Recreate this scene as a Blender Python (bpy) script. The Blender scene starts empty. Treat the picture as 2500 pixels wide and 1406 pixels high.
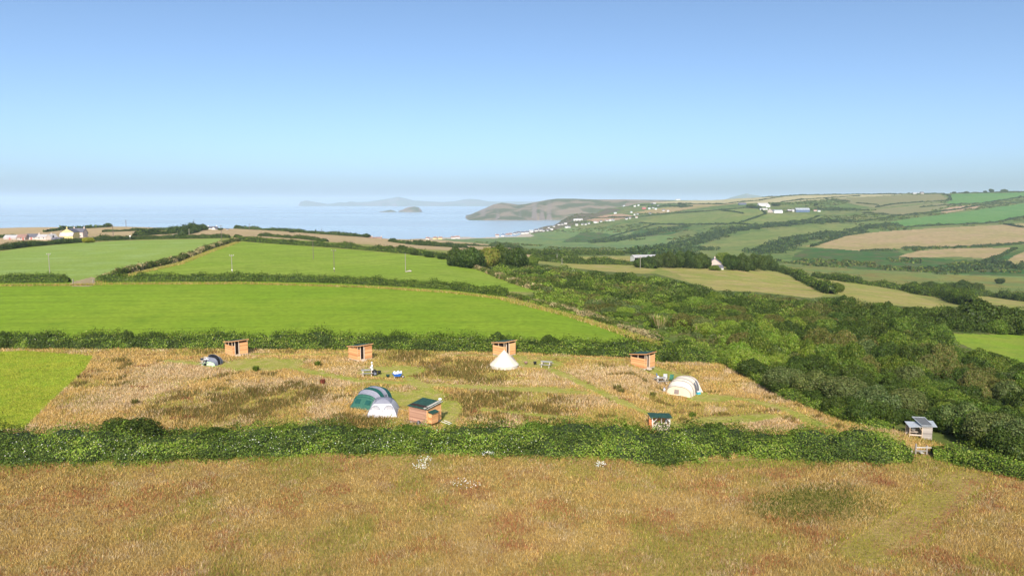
import bpy, bmesh, math, random
import numpy as np
from mathutils import Vector, Matrix

rng = np.random.default_rng(11)
random.seed(11)
scene = bpy.context.scene
COL = scene.collection

# ------------------------------------------------------------------ camera, sky, sun, exposure
F, CX, CY, EYE, CAMZ = 1785.0, 1250.0, 703.0, 492.0, 23.0      # the photograph's own pixel grid
PITCH = math.atan((CY - EYE) / F)
cam_d = bpy.data.cameras.new('camera')
cam = bpy.data.objects.new('camera', cam_d); COL.objects.link(cam)
cam.location = (0, 0, CAMZ); cam.rotation_euler = (math.pi / 2 - PITCH, 0, 0)
cam_d.sensor_width = 36.0; cam_d.lens = 36.0 * F / 2500.0
cam_d.clip_start = 0.5; cam_d.clip_end = 200000
scene.camera = cam

SUN_EL, SUN_AZ = math.radians(36), math.radians(6)
world = bpy.data.worlds.new('World'); scene.world = world; world.use_nodes = True
wn = world.node_tree.nodes; wl = world.node_tree.links
bg = wn['Background']; sky = wn.new('ShaderNodeTexSky')
sky.sky_type = 'NISHITA'; sky.sun_disc = False
sky.sun_elevation = SUN_EL; sky.sun_rotation = math.pi - SUN_AZ
sky.altitude = 0; sky.air_density = 0.47; sky.dust_density = 1.8; sky.ozone_density = 2.0
tn = wn.new('ShaderNodeMix'); tn.data_type = 'RGBA'; tn.blend_type = 'MULTIPLY'; tn.inputs[0].default_value = 1; tn.inputs[7].default_value = (1.15, 1.24, 1.19, 1)
wl.new(sky.outputs[0], tn.inputs[6]); wl.new(tn.outputs[2], bg.inputs[0]); bg.inputs[1].default_value = 0.15
sun_d = bpy.data.lights.new('sun', 'SUN'); sun = bpy.data.objects.new('sun', sun_d); COL.objects.link(sun)
sun_d.energy = 4.7; sun_d.angle = math.radians(0.53); sun_d.color = (1.0, 0.93, 0.83)
sun.rotation_euler = (math.pi / 2 - SUN_EL, 0, -SUN_AZ)
vs = scene.view_settings
vs.view_transform = 'Standard'; vs.look = 'None'; vs.gamma = 1.0; vs.exposure = 0.29; vs.use_curve_mapping = False
scene.cycles.use_denoising = True
scene.cycles.max_bounces = 6; scene.cycles.volume_bounces = 1; scene.cycles.transparent_max_bounces = 8
scene.cycles.caustics_reflective = False; scene.cycles.caustics_refractive = False

# ------------------------------------------------------------------ small helpers
def tag(o, label=None, cat=None, group=None, kind=None):
    if label: o['label'] = label
    if cat: o['category'] = cat
    if group: o['group'] = group
    if kind: o['kind'] = kind
    return o

def empty(name, loc, rz=0.0, label=None, cat=None, group=None, scale=1.0):
    o = bpy.data.objects.new(name, None); COL.objects.link(o)
    o.location = loc; o.rotation_euler = (0, 0, rz); o.scale = (scale,) * 3
    o.empty_display_size = 0.2
    return tag(o, label, cat, group)

def link(name, me, parent=None, mat=None):
    o = bpy.data.objects.new(name, me); COL.objects.link(o)
    if parent is not None: o.parent = parent
    if mat is not None and not me.materials: me.materials.append(mat)
    return o

def copy_tree(o, parent=None):
    c = o.copy(); COL.objects.link(c); c.parent = parent
    for ch in o.children: copy_tree(ch, c)
    return c

def mesh_np(name, verts, faces, color=None, smooth=False):
    verts = np.ascontiguousarray(verts, dtype=np.float32); faces = np.ascontiguousarray(faces, dtype=np.int32)
    m, k = faces.shape
    me = bpy.data.meshes.new(name)
    me.vertices.add(len(verts)); me.vertices.foreach_set('co', verts.ravel())
    me.loops.add(m * k); me.loops.foreach_set('vertex_index', faces.ravel())
    me.polygons.add(m); me.polygons.foreach_set('loop_start', np.arange(0, m * k, k, dtype=np.int32))
    if smooth: me.polygons.foreach_set('use_smooth', np.ones(m, dtype=bool))
    me.update(calc_edges=True)
    if color is not None:
        ca = me.color_attributes.new('tint', 'FLOAT_COLOR', 'POINT')
        rgba = np.ones((len(verts), 4), dtype=np.float32); rgba[:, :3] = color
        ca.data.foreach_set('color', rgba.ravel())
    return me

class MB:
    """collects solid pieces into one mesh"""
    def __init__(s): s.v = []; s.f = []
    def add(s, vs_, fs_):
        b = len(s.v); s.v += [tuple(map(float, p)) for p in vs_]; s.f += [tuple(i + b for i in f) for f in fs_]; return s
    def box(s, c, size, rz=0.0, rot=None):
        sx, sy, sz = [q / 2 for q in size]
        M = rot if rot is not None else Matrix.Rotation(rz, 3, 'Z')
        P_ = [Vector(c) + M @ Vector((x, y, z)) for x in (-sx, sx) for y in (-sy, sy) for z in (-sz, sz)]
        return s.add(P_, [(0, 1, 3, 2), (4, 6, 7, 5), (0, 4, 5, 1), (2, 3, 7, 6), (0, 2, 6, 4), (1, 5, 7, 3)])
    def bar(s, a, b, w, h=None):
        """square bar from a to b"""
        a, b = Vector(a), Vector(b); d = b - a; L = d.length
        q = d.to_track_quat('X', 'Z').to_matrix()
        return s.box((a + b) / 2, (L, w, h or w), rot=q)
    def tube(s, a, b, r0, r1=None, n=8, cap=True):
        r1 = r0 if r1 is None else r1
        a, b = Vector(a), Vector(b); q = (b - a).to_track_quat('Z', 'Y').to_matrix()
        vs_ = []
        for p, r in ((a, r0), (b, r1)):
            vs_ += [p + q @ Vector((r * math.cos(2 * math.pi * i / n), r * math.sin(2 * math.pi * i / n), 0)) for i in range(n)]
        fs_ = [(i, (i + 1) % n, n + (i + 1) % n, n + i) for i in range(n)]
        if cap: fs_ += [tuple(range(n - 1, -1, -1)), tuple(range(n, 2 * n))]
        return s.add(vs_, fs_)
    def path(s, pts, r, n=6):
        for a, b in zip(pts[:-1], pts[1:]): s.tube(a, b, r, r, n)
        return s
    def lathe(s, prof, n=14, c=(0, 0, 0)):
        k = len(prof); vs_ = []
        for r, z in prof:
            vs_ += [(c[0] + r * math.cos(2 * math.pi * i / n), c[1] + r * math.sin(2 * math.pi * i / n), c[2] + z) for i in range(n)]
        fs_ = [(j * n + i, j * n + (i + 1) % n, (j + 1) * n + (i + 1) % n, (j + 1) * n + i) for j in range(k - 1) for i in range(n)]
        fs_ += [tuple(range(n - 1, -1, -1)), tuple(range((k - 1) * n, k * n))]
        return s.add(vs_, fs_)
    def grid(s, rows):
        n = len(rows[0]); vs_ = [p for r in rows for p in r]
        return s.add(vs_, [(j * n + i, j * n + i + 1, (j + 1) * n + i + 1, (j + 1) * n + i) for j in range(len(rows) - 1) for i in range(n - 1)])
    def prism(s, poly, a, b):
        """polygon poly [(x,z)..] extruded along y from a to b"""
        n = len(poly)
        vs_ = [(x, a, z) for x, z in poly] + [(x, b, z) for x, z in poly]
        return s.add(vs_, [tuple(range(n)), tuple(range(2 * n - 1, n - 1, -1))] + [(i, n + i, n + (i + 1) % n, (i + 1) % n) for i in range(n)])
    def mesh(s, name, smooth=False):
        me = bpy.data.meshes.new(name); me.from_pydata(s.v, [], s.f)
        if smooth:
            me.polygons.foreach_set('use_smooth', [True] * len(me.polygons))
        bm = bmesh.new(); bm.from_mesh(me); bmesh.ops.recalc_face_normals(bm, faces=bm.faces); bm.to_mesh(me); bm.free()
        me.update(); return me
    def build(s, name, mat, parent=None, smooth=False):
        return link(name, s.mesh(name, smooth), parent, mat)

def hash2(ix, iy, seed):
    h = (ix.astype(np.int64) * 374761393 + iy.astype(np.int64) * 668265263 + seed * 1274126177) & 0xFFFFFFFF
    h = ((h ^ (h >> 13)) * 1274126177) & 0xFFFFFFFF
    return ((h ^ (h >> 16)) & 0xFFFF) / 65535.0

def vnoise(x, y, scale, seed=0):
    x = np.asarray(x, float) / scale; y = np.asarray(y, float) / scale
    ix = np.floor(x); iy = np.floor(y); fx = x - ix; fy = y - iy
    fx = fx * fx * (3 - 2 * fx); fy = fy * fy * (3 - 2 * fy)
    a = hash2(ix, iy, seed); b = hash2(ix + 1, iy, seed); c = hash2(ix, iy + 1, seed); d = hash2(ix + 1, iy + 1, seed)
    return (a * (1 - fx) + b * fx) * (1 - fy) + (c * (1 - fx) + d * fx) * fy

def fbm(x, y, scale, seed=0, octv=3):
    t = 0; amp = 1; s = 0
    for o in range(octv):
        t = t + amp * vnoise(x, y, scale / 2 ** o, seed + 17 * o); s += amp; amp *= .55
    return t / s

ORD = ['first', 'second', 'third', 'fourth', 'fifth', 'sixth', 'seventh', 'eighth', 'ninth', 'tenth', 'eleventh', 'twelfth', 'thirteenth', 'fourteenth', 'fifteenth', 'sixteenth', 'seventeenth', 'eighteenth', 'nineteenth', 'twentieth', 'twenty first', 'twenty second', 'twenty third', 'twenty fourth']
def ranked(rows): return [(ORD[k], r) for k, r in enumerate(sorted(rows))]          # in order from the left
# ------------------------------------------------------------------ materials
def _new(name):
    m = bpy.data.materials.new(name); m.use_nodes = True
    return m, m.node_tree.nodes, m.node_tree.links, m.node_tree.nodes['Principled BSDF']

def mat_plain(name, col, rough=0.7, var=0.12, scale=3.0, bump=0.0, metal=0.0, objvar=0.0, spec=0.3):
    """paint, wood, canvas, slate: base colour with blotches and per-piece variation"""
    m, n, l, b = _new(name)
    tc = n.new('ShaderNodeTexCoord'); nz = n.new('ShaderNodeTexNoise'); nz.inputs['Scale'].default_value = scale; nz.inputs['Detail'].default_value = 5
    l.new(tc.outputs['Object'], nz.inputs['Vector'])
    mr = n.new('ShaderNodeMapRange'); mr.inputs[1].default_value = .3; mr.inputs[2].default_value = .7; mr.inputs[3].default_value = 1 - var; mr.inputs[4].default_value = 1 + var
    l.new(nz.outputs['Fac'], mr.inputs[0])
    src = mr.outputs[0]
    if objvar:
        oi = n.new('ShaderNodeObjectInfo'); m2 = n.new('ShaderNodeMapRange'); m2.inputs[3].default_value = 1 - objvar; m2.inputs[4].default_value = 1 + objvar
        l.new(oi.outputs['Random'], m2.inputs[0]); mm = n.new('ShaderNodeMath'); mm.operation = 'MULTIPLY'
        l.new(src, mm.inputs[0]); l.new(m2.outputs[0], mm.inputs[1]); src = mm.outputs[0]
    mix = n.new('ShaderNodeVectorMath'); mix.operation = 'SCALE'; mix.inputs[0].default_value = col[:3]
    l.new(src, mix.inputs['Scale']); l.new(mix.outputs[0], b.inputs['Base Color'])
    b.inputs['Roughness'].default_value = rough; b.inputs['Metallic'].default_value = metal; b.inputs['Specular IOR Level'].default_value = spec
    if bump:
        bp = n.new('ShaderNodeBump'); bp.inputs['Strength'].default_value = bump; bp.inputs['Distance'].default_value = .05
        l.new(nz.outputs['Fac'], bp.inputs['Height']); l.new(bp.outputs[0], b.inputs['Normal'])
    return m

def mat_wood(name, c0, c1, rough=0.75):
    """boards: stretched grain, each board its own tone"""
    m, n, l, b = _new(name)
    tc = n.new('ShaderNodeTexCoord'); mp = n.new('ShaderNodeMapping'); mp.inputs['Scale'].default_value = (1.2, 1.2, 14)
    l.new(tc.outputs['Object'], mp.inputs[0])
    nz = n.new('ShaderNodeTexNoise'); nz.inputs['Scale'].default_value = 2.2; nz.inputs['Detail'].default_value = 4; l.new(mp.outputs[0], nz.inputs['Vector'])
    oi = n.new('ShaderNodeObjectInfo'); ad = n.new('ShaderNodeMath'); ad.operation = 'MULTIPLY_ADD'; ad.inputs[1].default_value = .75
    l.new(oi.outputs['Random'], ad.inputs[0]); 
    m1 = n.new('ShaderNodeMath'); m1.operation = 'MULTIPLY'; m1.inputs[1].default_value = .55; l.new(nz.outputs['Fac'], m1.inputs[0]); l.new(m1.outputs[0], ad.inputs[2])
    rp = n.new('ShaderNodeValToRGB'); rp.color_ramp.elements[0].position = .15; rp.color_ramp.elements[0].color = (*c0, 1); rp.color_ramp.elements[1].position = .95; rp.color_ramp.elements[1].color = (*c1, 1)
    l.new(ad.outputs[0], rp.inputs[0]); l.new(rp.outputs[0], b.inputs['Base Color']); b.inputs['Roughness'].default_value = rough
    return m

def mat_ground(name, cols, s1=30.0, s2=6.0, s3=0.8, rows=None, bump=0.4, bdist=.25):
    """earth and turf: three tones mixed by noise at three sizes (metres), optional drill rows (angle, spacing, strength)"""
    m, n, l, b = _new(name)
    ge = n.new('ShaderNodeNewGeometry')
    def nz(sc, det=4, dist=0.0):
        t = n.new('ShaderNodeTexNoise'); t.inputs['Scale'].default_value = 1.0 / sc; t.inputs['Detail'].default_value = det; t.inputs['Distortion'].default_value = dist
        l.new(ge.outputs['Position'], t.inputs['Vector']); return t.outputs['Fac']
    def ramp(src, lo, hi):
        r = n.new('ShaderNodeMapRange'); r.inputs[1].default_value = lo; r.inputs[2].default_value = hi; l.new(src, r.inputs[0]); return r.outputs[0]
    def mix(a, bcol, fac):
        x = n.new('ShaderNodeMix'); x.data_type = 'RGBA'; l.new(fac, x.inputs[0])
        for v, i in ((a, 6), (bcol, 7)):
            if isinstance(v, tuple): x.inputs[i].default_value = (*v, 1)
            else: l.new(v, x.inputs[i])
        return x.outputs[2]
    cols = [tuple(q * .9 for q in c_) for c_ in cols]
    a = mix(tuple(cols[0]), tuple(cols[1]), ramp(nz(s1, 5, .4), .42, .58))
    a = mix(a, tuple(cols[2]), ramp(nz(s2, 5, .3), .48, .70))
    fine = ramp(nz(s3, 3), .2, .8)
    sc = n.new('ShaderNodeMapRange'); sc.inputs[3].default_value = .74; sc.inputs[4].default_value = 1.24; l.new(fine, sc.inputs[0]); fac = sc.outputs[0]
    if rows:
        ang, sp, st = rows
        mp = n.new('ShaderNodeMapping'); mp.inputs['Rotation'].default_value = (0, 0, ang); l.new(ge.outputs['Position'], mp.inputs[0])
        mp2 = n.new('ShaderNodeMapping'); mp2.inputs['Scale'].default_value = (1 / sp, .004, .0); l.new(mp.outputs[0], mp2.inputs[0])
        wv = n.new('ShaderNodeTexNoise'); wv.inputs['Scale'].default_value = 1.0; wv.inputs['Detail'].default_value = 3; l.new(mp2.outputs[0], wv.inputs['Vector'])
        r2 = n.new('ShaderNodeMapRange'); r2.inputs[1].default_value = .3; r2.inputs[2].default_value = .7; r2.inputs[3].default_value = 1 - st; r2.inputs[4].default_value = 1 + st
        l.new(wv.outputs['Fac'], r2.inputs[0]); mm = n.new('ShaderNodeMath'); mm.operation = 'MULTIPLY'; l.new(fac, mm.inputs[0]); l.new(r2.outputs[0], mm.inputs[1]); fac = mm.outputs[0]
    vm = n.new('ShaderNodeVectorMath'); vm.operation = 'SCALE'; l.new(a, vm.inputs[0]); l.new(fac, vm.inputs['Scale'])
    l.new(vm.outputs[0], b.inputs['Base Color']); b.inputs['Roughness'].default_value = .95; b.inputs['Specular IOR Level'].default_value = .05
    if bump:
        bp = n.new('ShaderNodeBump'); bp.inputs['Strength'].default_value = bump; bp.inputs['Distance'].default_value = bdist
        l.new(fine, bp.inputs['Height']); l.new(bp.outputs[0], b.inputs['Normal'])
    return m

def mat_leaf(name, trans=0.16, gloss=0.012):
    """leaves and grass: colour of each leaf from its mesh, times the plant's own colour; light passes through a little"""
    m = bpy.data.materials.new(name); m.use_nodes = True; n = m.node_tree.nodes; l = m.node_tree.links; n.clear()
    at = n.new('ShaderNodeAttribute'); at.attribute_name = 'tint'
    oi = n.new('ShaderNodeObjectInfo')
    mx = n.new('ShaderNodeMix'); mx.data_type = 'RGBA'; mx.blend_type = 'MULTIPLY'; mx.inputs[0].default_value = 1
    l.new(at.outputs['Color'], mx.inputs[6]); l.new(oi.outputs['Color'], mx.inputs[7]); c = mx.outputs[2]
    d = n.new('ShaderNodeBsdfDiffuse'); t = n.new('ShaderNodeBsdfTranslucent'); g = n.new('ShaderNodeBsdfGlossy'); g.inputs['Roughness'].default_value = .45
    l.new(c, d.inputs[0]); l.new(c, t.inputs[0])
    a = n.new('ShaderNodeMixShader'); a.inputs[0].default_value = trans; l.new(d.outputs[0], a.inputs[1]); l.new(t.outputs[0], a.inputs[2])
    b2 = n.new('ShaderNodeMixShader'); b2.inputs[0].default_value = gloss; l.new(a.outputs[0], b2.inputs[1]); l.new(g.outputs[0], b2.inputs[2])
    o = n.new('ShaderNodeOutputMaterial'); l.new(b2.outputs[0], o.inputs[0])
    return m

HAZE_D = 8e-5
M = {}
M['leaf'] = mat_leaf('leaf')
M['grass_blade'] = mat_leaf('grass_blade', .3, .0)
M['core'] = mat_plain('hedge_core', (.035, .055, .014), .95, .4, .8)
M['bark'] = mat_plain('bark', (.10, .08, .06), .9, .35, 6, .5)
# ------------------------------------------------------------------ terrain: height along sight columns, (photo row, forward metres) or (row, None, z)
SEA = -66.0
COLS = {
 -900: [(700, 200), (640, 290), (610, 390), (590, 520), (572, 660), (560, 800), 'T', (900, -14), (1100, -75)],
 0: [(700, 200), (640, 290), (612, 380), (600, 430), (585, 520), (570, 640), (556, 800), 'T', (900, -14), (1100, -75)],
 300: [(697, 203), (640, 285), (600, 410), (588, 470), (572, 600), (552, 800), 'T', (900, -12), (1100, -75)],
 550: [(693, 207), (640, 285), (600, 400), (584, 480), (570, 600), (557, 760), 'T', (860, -14), (1100, -75)],
 800: [(698, 203), (660, 270), (620, 370), (604, 430), (592, 500), (580, 620), (569, 760), 'T', (860, -20), (1100, -75)],
 1000: [(708, 198), (660, 280), (622, 390), (608, 470), (596, 620), (588, 760), (583, 900), 'T', (1000, -33), (1500, -64), (1800, -66.5), (2000, -75)],
 1080: [(712, 195), (670, 265), (632, 380), (615, 480), (603, 650), (594, 850), (590, 1000), (586, None, -62), (582, None, -64.5), (579, None, -66.3), 'T', (2100, -75)],
 1200: [(728, 185), (690, 245), (660, 320), (635, 450), (620, 600), (608, 800), (600, 1000), (592, None, -60), (584, None, -63), (578.5, None, -66.2), 'T', (2050, -75)],
 1290: [(745, 170), (700, 230), (665, 310), (645, 400), (628, 540), (615, 720), (600, None, -58), (588, None, -62), (576, None, -64), (569, None, -66.3), 'T', (2250, -75)],
 1330: [(755, 165), (700, 235), (665, 315), (645, 405), (630, 530), (617, 720), (602, None, -57), (590, None, -61), (578, None, -62.5), (566, 2000), (556, 2060), (548, 2120), 'T', (2250, -75)],
 1400: [(772, 160), (710, 230), (668, 320), (650, 400), (635, 520), (620, 720), (604, None, -57), (592, None, -60), (575, 1850), (560, 2000), (545, 2150), (530, 2350), (520, 2500), 'T', (2700, -75), (6000, -75)],
 1470: [(790, 155), (730, 210), (680, 290), (655, 390), (640, 490), (625, 680), (606, None, -56), (594, None, -59), (580, 1750), (560, 1950), (540, 2200), (520, 2500), (508, 2800), 'T', (3100, -40), (3500, -60), (6000, -60)],
 1550: [(815, 143), (760, 180), (710, 250), (670, 345), (650, 440), (632, 540), (622, 700), (608, None, -55), (598, None, -57), (580, 1650), (560, 1850), (540, 2050), (520, 2350), (505, 2700), (496, 3100), 'T', (3600, 0), (9000, -60)],
 1650: [(850, 125), (800, 148), (750, 190), (710, 250), (680, 330), (655, 420), (636, 540), (626, 700), (610, 1150), (590, 1400), (560, 1750), (540, 1950), (520, 2250), (500, 2650), (489, 3400), 'T', (4200, 15), (9000, -40)],
 1800: [(900, 106), (850, 128), (800, 160), (750, 205), (720, 260), (690, 340), (658, 420), (645, 500), (632, 900), (622, 1000), (600, 1180), (570, 1450), (545, 1650), (520, 1900), (500, 2200), (484, 2700), 'T', (3300, 30), (9000, -40)],
 1950: [(975, 86), (920, 104), (850, 135), (790, 175), (740, 240), (710, 320), (690, 380), (675, 430), (655, 780), (640, 880), (620, 1000), (590, 1200), (560, 1450), (530, 1750), (500, 2100), (477, 2600), 'T', (3200, 38), (9000, -40)],
 2100: [(1045, 72), (950, 95), (850, 132), (780, 180), (740, 255), (705, 350), (690, 410), (672, 700), (650, 830), (625, 960), (600, 1120), (570, 1350), (540, 1600), (510, 1950), (490, 2250), (474, 2600), 'T', (3200, 38), (9000, -40)],
 2300: [(1100, 66), (1000, 86), (900, 118), (830, 160), (780, 205), (745, 285), (725, 350), (700, 600), (680, 700), (660, 790), (640, 880), (610, 1030), (580, 1230), (550, 1480), (520, 1800), (495, 2150), (472, 2500), 'T', (3200, 38), (9000, -40)],
 2500: [(1150, 60), (1050, 77), (950, 102), (880, 138), (820, 185), (780, 225), (748, 300), (722, 480), (700, 620), (685, 700), (660, 790), (640, 860), (610, 1000), (580, 1200), (550, 1450), (520, 1750), (495, 2100), (468, 2500), 'T', (3200, 44), (9000, -40)],
 3500: [(1150, 60), (1050, 77), (950, 102), (880, 138), (820, 185), (780, 225), (748, 300), (722, 480), (700, 620), (685, 700), (660, 790), (640, 860), (610, 1000), (580, 1200), (550, 1450), (520, 1750), (495, 2100), (465, 2500), 'T', (3200, 44), (9000, -40)],
}
CP, SP = math.cos(PITCH), math.sin(PITCH)
def tan_down(y):                       # fall per forward metre along the sight line through row y
    v = np.asarray(y, float) - CY
    return (F * SP + v * CP) / (F * CP - v * SP)
def slope_x(px, py):                   # sideways per forward metre
    v = np.asarray(py, float) - CY
    return (np.asarray(px, float) - CX) / (F * CP - v * SP)

YG = np.concatenate([np.linspace(4, 34, 8), np.geomspace(37, 5200, 590), np.array([6000, 7500, 9000])])   # forward distance rows
px_cols = np.concatenate([np.linspace(-900, -60, 22), np.arange(-36, 2540, 4.0), np.linspace(2560, 3500, 24)])
TG = slope_x(px_cols, 600.0)           # x / y of each column
ck = sorted(COLS); ct = slope_x(np.array(ck, float), 600.0)
prof = []
for k in ck:
    ys, zs = [4.0, 38.0], [0.0, 0.0]
    if k <= 1560: ys += [70.0, 112.0]; zs += [0.0, 0.0]
    tail = False
    for e in COLS[k]:
        if e == 'T': tail = True; continue
        if tail: ys.append(e[0]); zs.append(e[1])
        elif len(e) == 3: zz = e[2]; ys.append((CAMZ - zz) / float(tan_down(e[0]))); zs.append(zz)
        else: ys.append(e[1]); zs.append(CAMZ - e[1] * float(tan_down(e[0])))
    ys, zs = np.array(ys), np.array(zs); o = np.argsort(ys); ys, zs = ys[o], zs[o]
    zi = np.interp(np.log(YG), np.log(ys), zs)
    prof.append(zi)
prof = np.array(prof)
ker = np.array([1, 2, 3, 2, 1.]); ker /= ker.sum()
def blur_rows(a):                      # rounds the bends along each column
    p = np.pad(a, ((0, 0), (2, 2)), mode='edge'); return sum(ker[i] * p[:, i:i + a.shape[1]] for i in range(5))
prof = blur_rows(blur_rows(prof))
ZG = np.empty((len(TG), len(YG)))
for j in range(len(YG)): ZG[:, j] = np.interp(TG, ct, prof[:, j])
for _ in range(6):
    p = np.pad(ZG, ((2, 2), (0, 0)), mode='edge'); ZG = sum(ker[i] * p[i:i + ZG.shape[0]] for i in range(5))
XX = TG[:, None] * YG[None, :]; YY = np.broadcast_to(YG[None, :], XX.shape)
amp = np.interp(YY, [30, 60, 120, 400, 1000, 3000], [.12, .16, .12, .5, 1.2, 2.5])
ZG = ZG + amp * (fbm(XX, YY, 40, 3, 3) - .5) * 1.2 + np.where(YY > 900, 3.0, 0) * (fbm(XX, YY, 160, 5, 3) - .5)
camp = (YY > 62) & (YY < 122)
ZG = ZG + np.where(YY < 122, .25 * (fbm(XX, YY, 7, 9, 2) - .5), 0)

_lt = np.log(YG)
def zat(x, y):
    """ground height"""
    x = np.atleast_1d(np.asarray(x, float)); y = np.atleast_1d(np.asarray(y, float)); y = np.clip(y, YG[0], YG[-1] - 1)
    t = np.clip(x / y, TG[0] + 1e-6, TG[-1] - 1e-6)
    i = np.clip(np.searchsorted(TG, t) - 1, 0, len(TG) - 2); j = np.clip(np.searchsorted(YG, y) - 1, 0, len(YG) - 2)
    a = (t - TG[i]) / (TG[i + 1] - TG[i]); b = (y - YG[j]) / (YG[j + 1] - YG[j])
    return ZG[i, j] * (1 - a) * (1 - b) + ZG[i + 1, j] * a * (1 - b) + ZG[i, j + 1] * (1 - a) * b + ZG[i + 1, j + 1] * a * b

_fine = np.geomspace(36, 5200, 3000)
def P(px, py, ymin=0.0, up=0.0):
    """the ground point seen at a photo pixel; on the crest if the pixel lies above it"""
    s = float(slope_x(px, py)); td = float(tan_down(py))
    ys = _fine[_fine > ymin]
    zt = zat(ys * s, ys) + up; zr = CAMZ - td * ys
    hit = np.nonzero(zt >= zr)[0]
    if len(hit):
        k = hit[0]
        y = ys[k]
        if k > 0:
            d0, d1 = zt[k - 1] - zr[k - 1], zt[k] - zr[k]; y = ys[k - 1] + (ys[k] - ys[k - 1]) * (-d0) / max(d1 - d0, 1e-9)
    else:
        m_ = ys < 4200
        y = ys[m_][np.argmax((zt[m_] - CAMZ) / ys[m_])]
    return Vector((y * s, y, float(zat(y * s, y)[0])))

def dens(poly, step=22.0, closed=True):
    out = []; n = len(poly)
    for i in range(n if closed else n - 1):
        a, b = poly[i], poly[(i + 1) % n]; k = max(1, int(math.hypot(b[0] - a[0], b[1] - a[1]) / step))
        for q in range(k): out.append((a[0] + (b[0] - a[0]) * q / k, a[1] + (b[1] - a[1]) * q / k))
    if not closed: out.append(poly[-1])
    return out

def wpoly(poly, step=22.0, closed=True, ymin=0.0): return np.array([tuple(P(a, b, ymin)) for a, b in dens(poly, step, closed)])

def inside(x, y, poly):
    x = np.asarray(x); y = np.asarray(y); r = np.zeros(x.shape, bool)
    bx0, by0 = poly[:, 0].min(), poly[:, 1].min(); bx1, by1 = poly[:, 0].max(), poly[:, 1].max()
    m_ = (x >= bx0) & (x <= bx1) & (y >= by0) & (y <= by1)
    xs, ys = x[m_], y[m_]; c = np.zeros(xs.shape, bool); n = len(poly)
    for i in range(n):
        x0, y0 = poly[i, 0], poly[i, 1]; x1, y1 = poly[(i + 1) % n, 0], poly[(i + 1) % n, 1]
        if y0 == y1: continue
        cr = ((y0 > ys) != (y1 > ys)) & (xs < (x1 - x0) * (ys - y0) / (y1 - y0) + x0); c ^= cr
    r[m_] = c; return r

def seg_dist(x, y, line):
    """distance of points to a world polyline"""
    d = np.full(np.shape(x), 1e9)
    for a, b in zip(line[:-1], line[1:]):
        ax, ay, bx, by = a[0], a[1], b[0], b[1]; L2 = (bx - ax) ** 2 + (by - ay) ** 2 + 1e-9
        t = np.clip(((x - ax) * (bx - ax) + (y - ay) * (by - ay)) / L2, 0, 1)
        d = np.minimum(d, np.hypot(x - ax - t * (bx - ax), y - ay - t * (by - ay)))
    return d


def ell(px, py, rx, ry):
    c_ = P(px, py); s = c_[1] / F; dep = max(.08, float(tan_down(py))); return (c_[0], c_[1], rx * s, ry * s / (dep / math.sqrt(1 + dep * dep)))
def in_ell(x, y, e, soft=.35):
    d = np.sqrt(((x - e[0]) / e[2]) ** 2 + ((y - e[1]) / e[3]) ** 2); d = d + .35 * (fbm(x, y, 2.2, 33, 2) - .5); return np.clip((1 + soft / 2 - d) / soft, 0, 1)
PITCH_E = [ell(e[0], e[1], e[2] * .86, e[3] * .8) for e in [(640, 889, 120, 20), (960, 906, 95, 17), (1010, 972, 100, 26), (1095, 1002, 40, 36), (1312, 887, 74, 13), (1592, 902, 42, 15), (1640, 918, 50, 16), (1735, 972, 70, 14), (1800, 1022, 130, 14), (1300, 950, 130, 7), (1660, 1040, 60, 10), (2140, 1058, 60, 10)]]
PATHS = [(wpoly(l_, 15, False), w_) for l_, w_ in [([(640, 885), (720, 899), (800, 915), (880, 930), (1000, 936), (1150, 944), (1340, 955), (1420, 958)], 1.3), ([(1325, 892), (1370, 912), (1420, 935), (1500, 973), (1580, 1008), (1640, 1032)], 1.1), ([(1600, 905), (1650, 935), (1720, 968), (1830, 976), (1920, 1000), (2010, 1040)], 1.2), ([(1240, 862), (1300, 885)], 1.2), ([(1000, 925), (1060, 960), (1090, 1010), (1098, 1050)], 1.4), ([(410, 880), (520, 893), (640, 890)], 1.0), ([(1180, 1000), (1300, 1012), (1420, 1024)], .9), ([(1100, 866), (1200, 868), (1420, 874), (1540, 880)], .8), ([(620, 864), (760, 866), (850, 864)], .7)]]
def mown(x, y):
    gm = np.zeros(np.shape(x))
    for e in PITCH_E: gm = np.maximum(gm, in_ell(x, y, e))
    for l_, w_ in PATHS: gm = np.maximum(gm, np.clip(1.3 - seg_dist(x, y, l_) / (w_ * .85) - .5 * (fbm(x, y, 1.7, 35, 2) - .5), 0, 1))
    return gm
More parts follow.
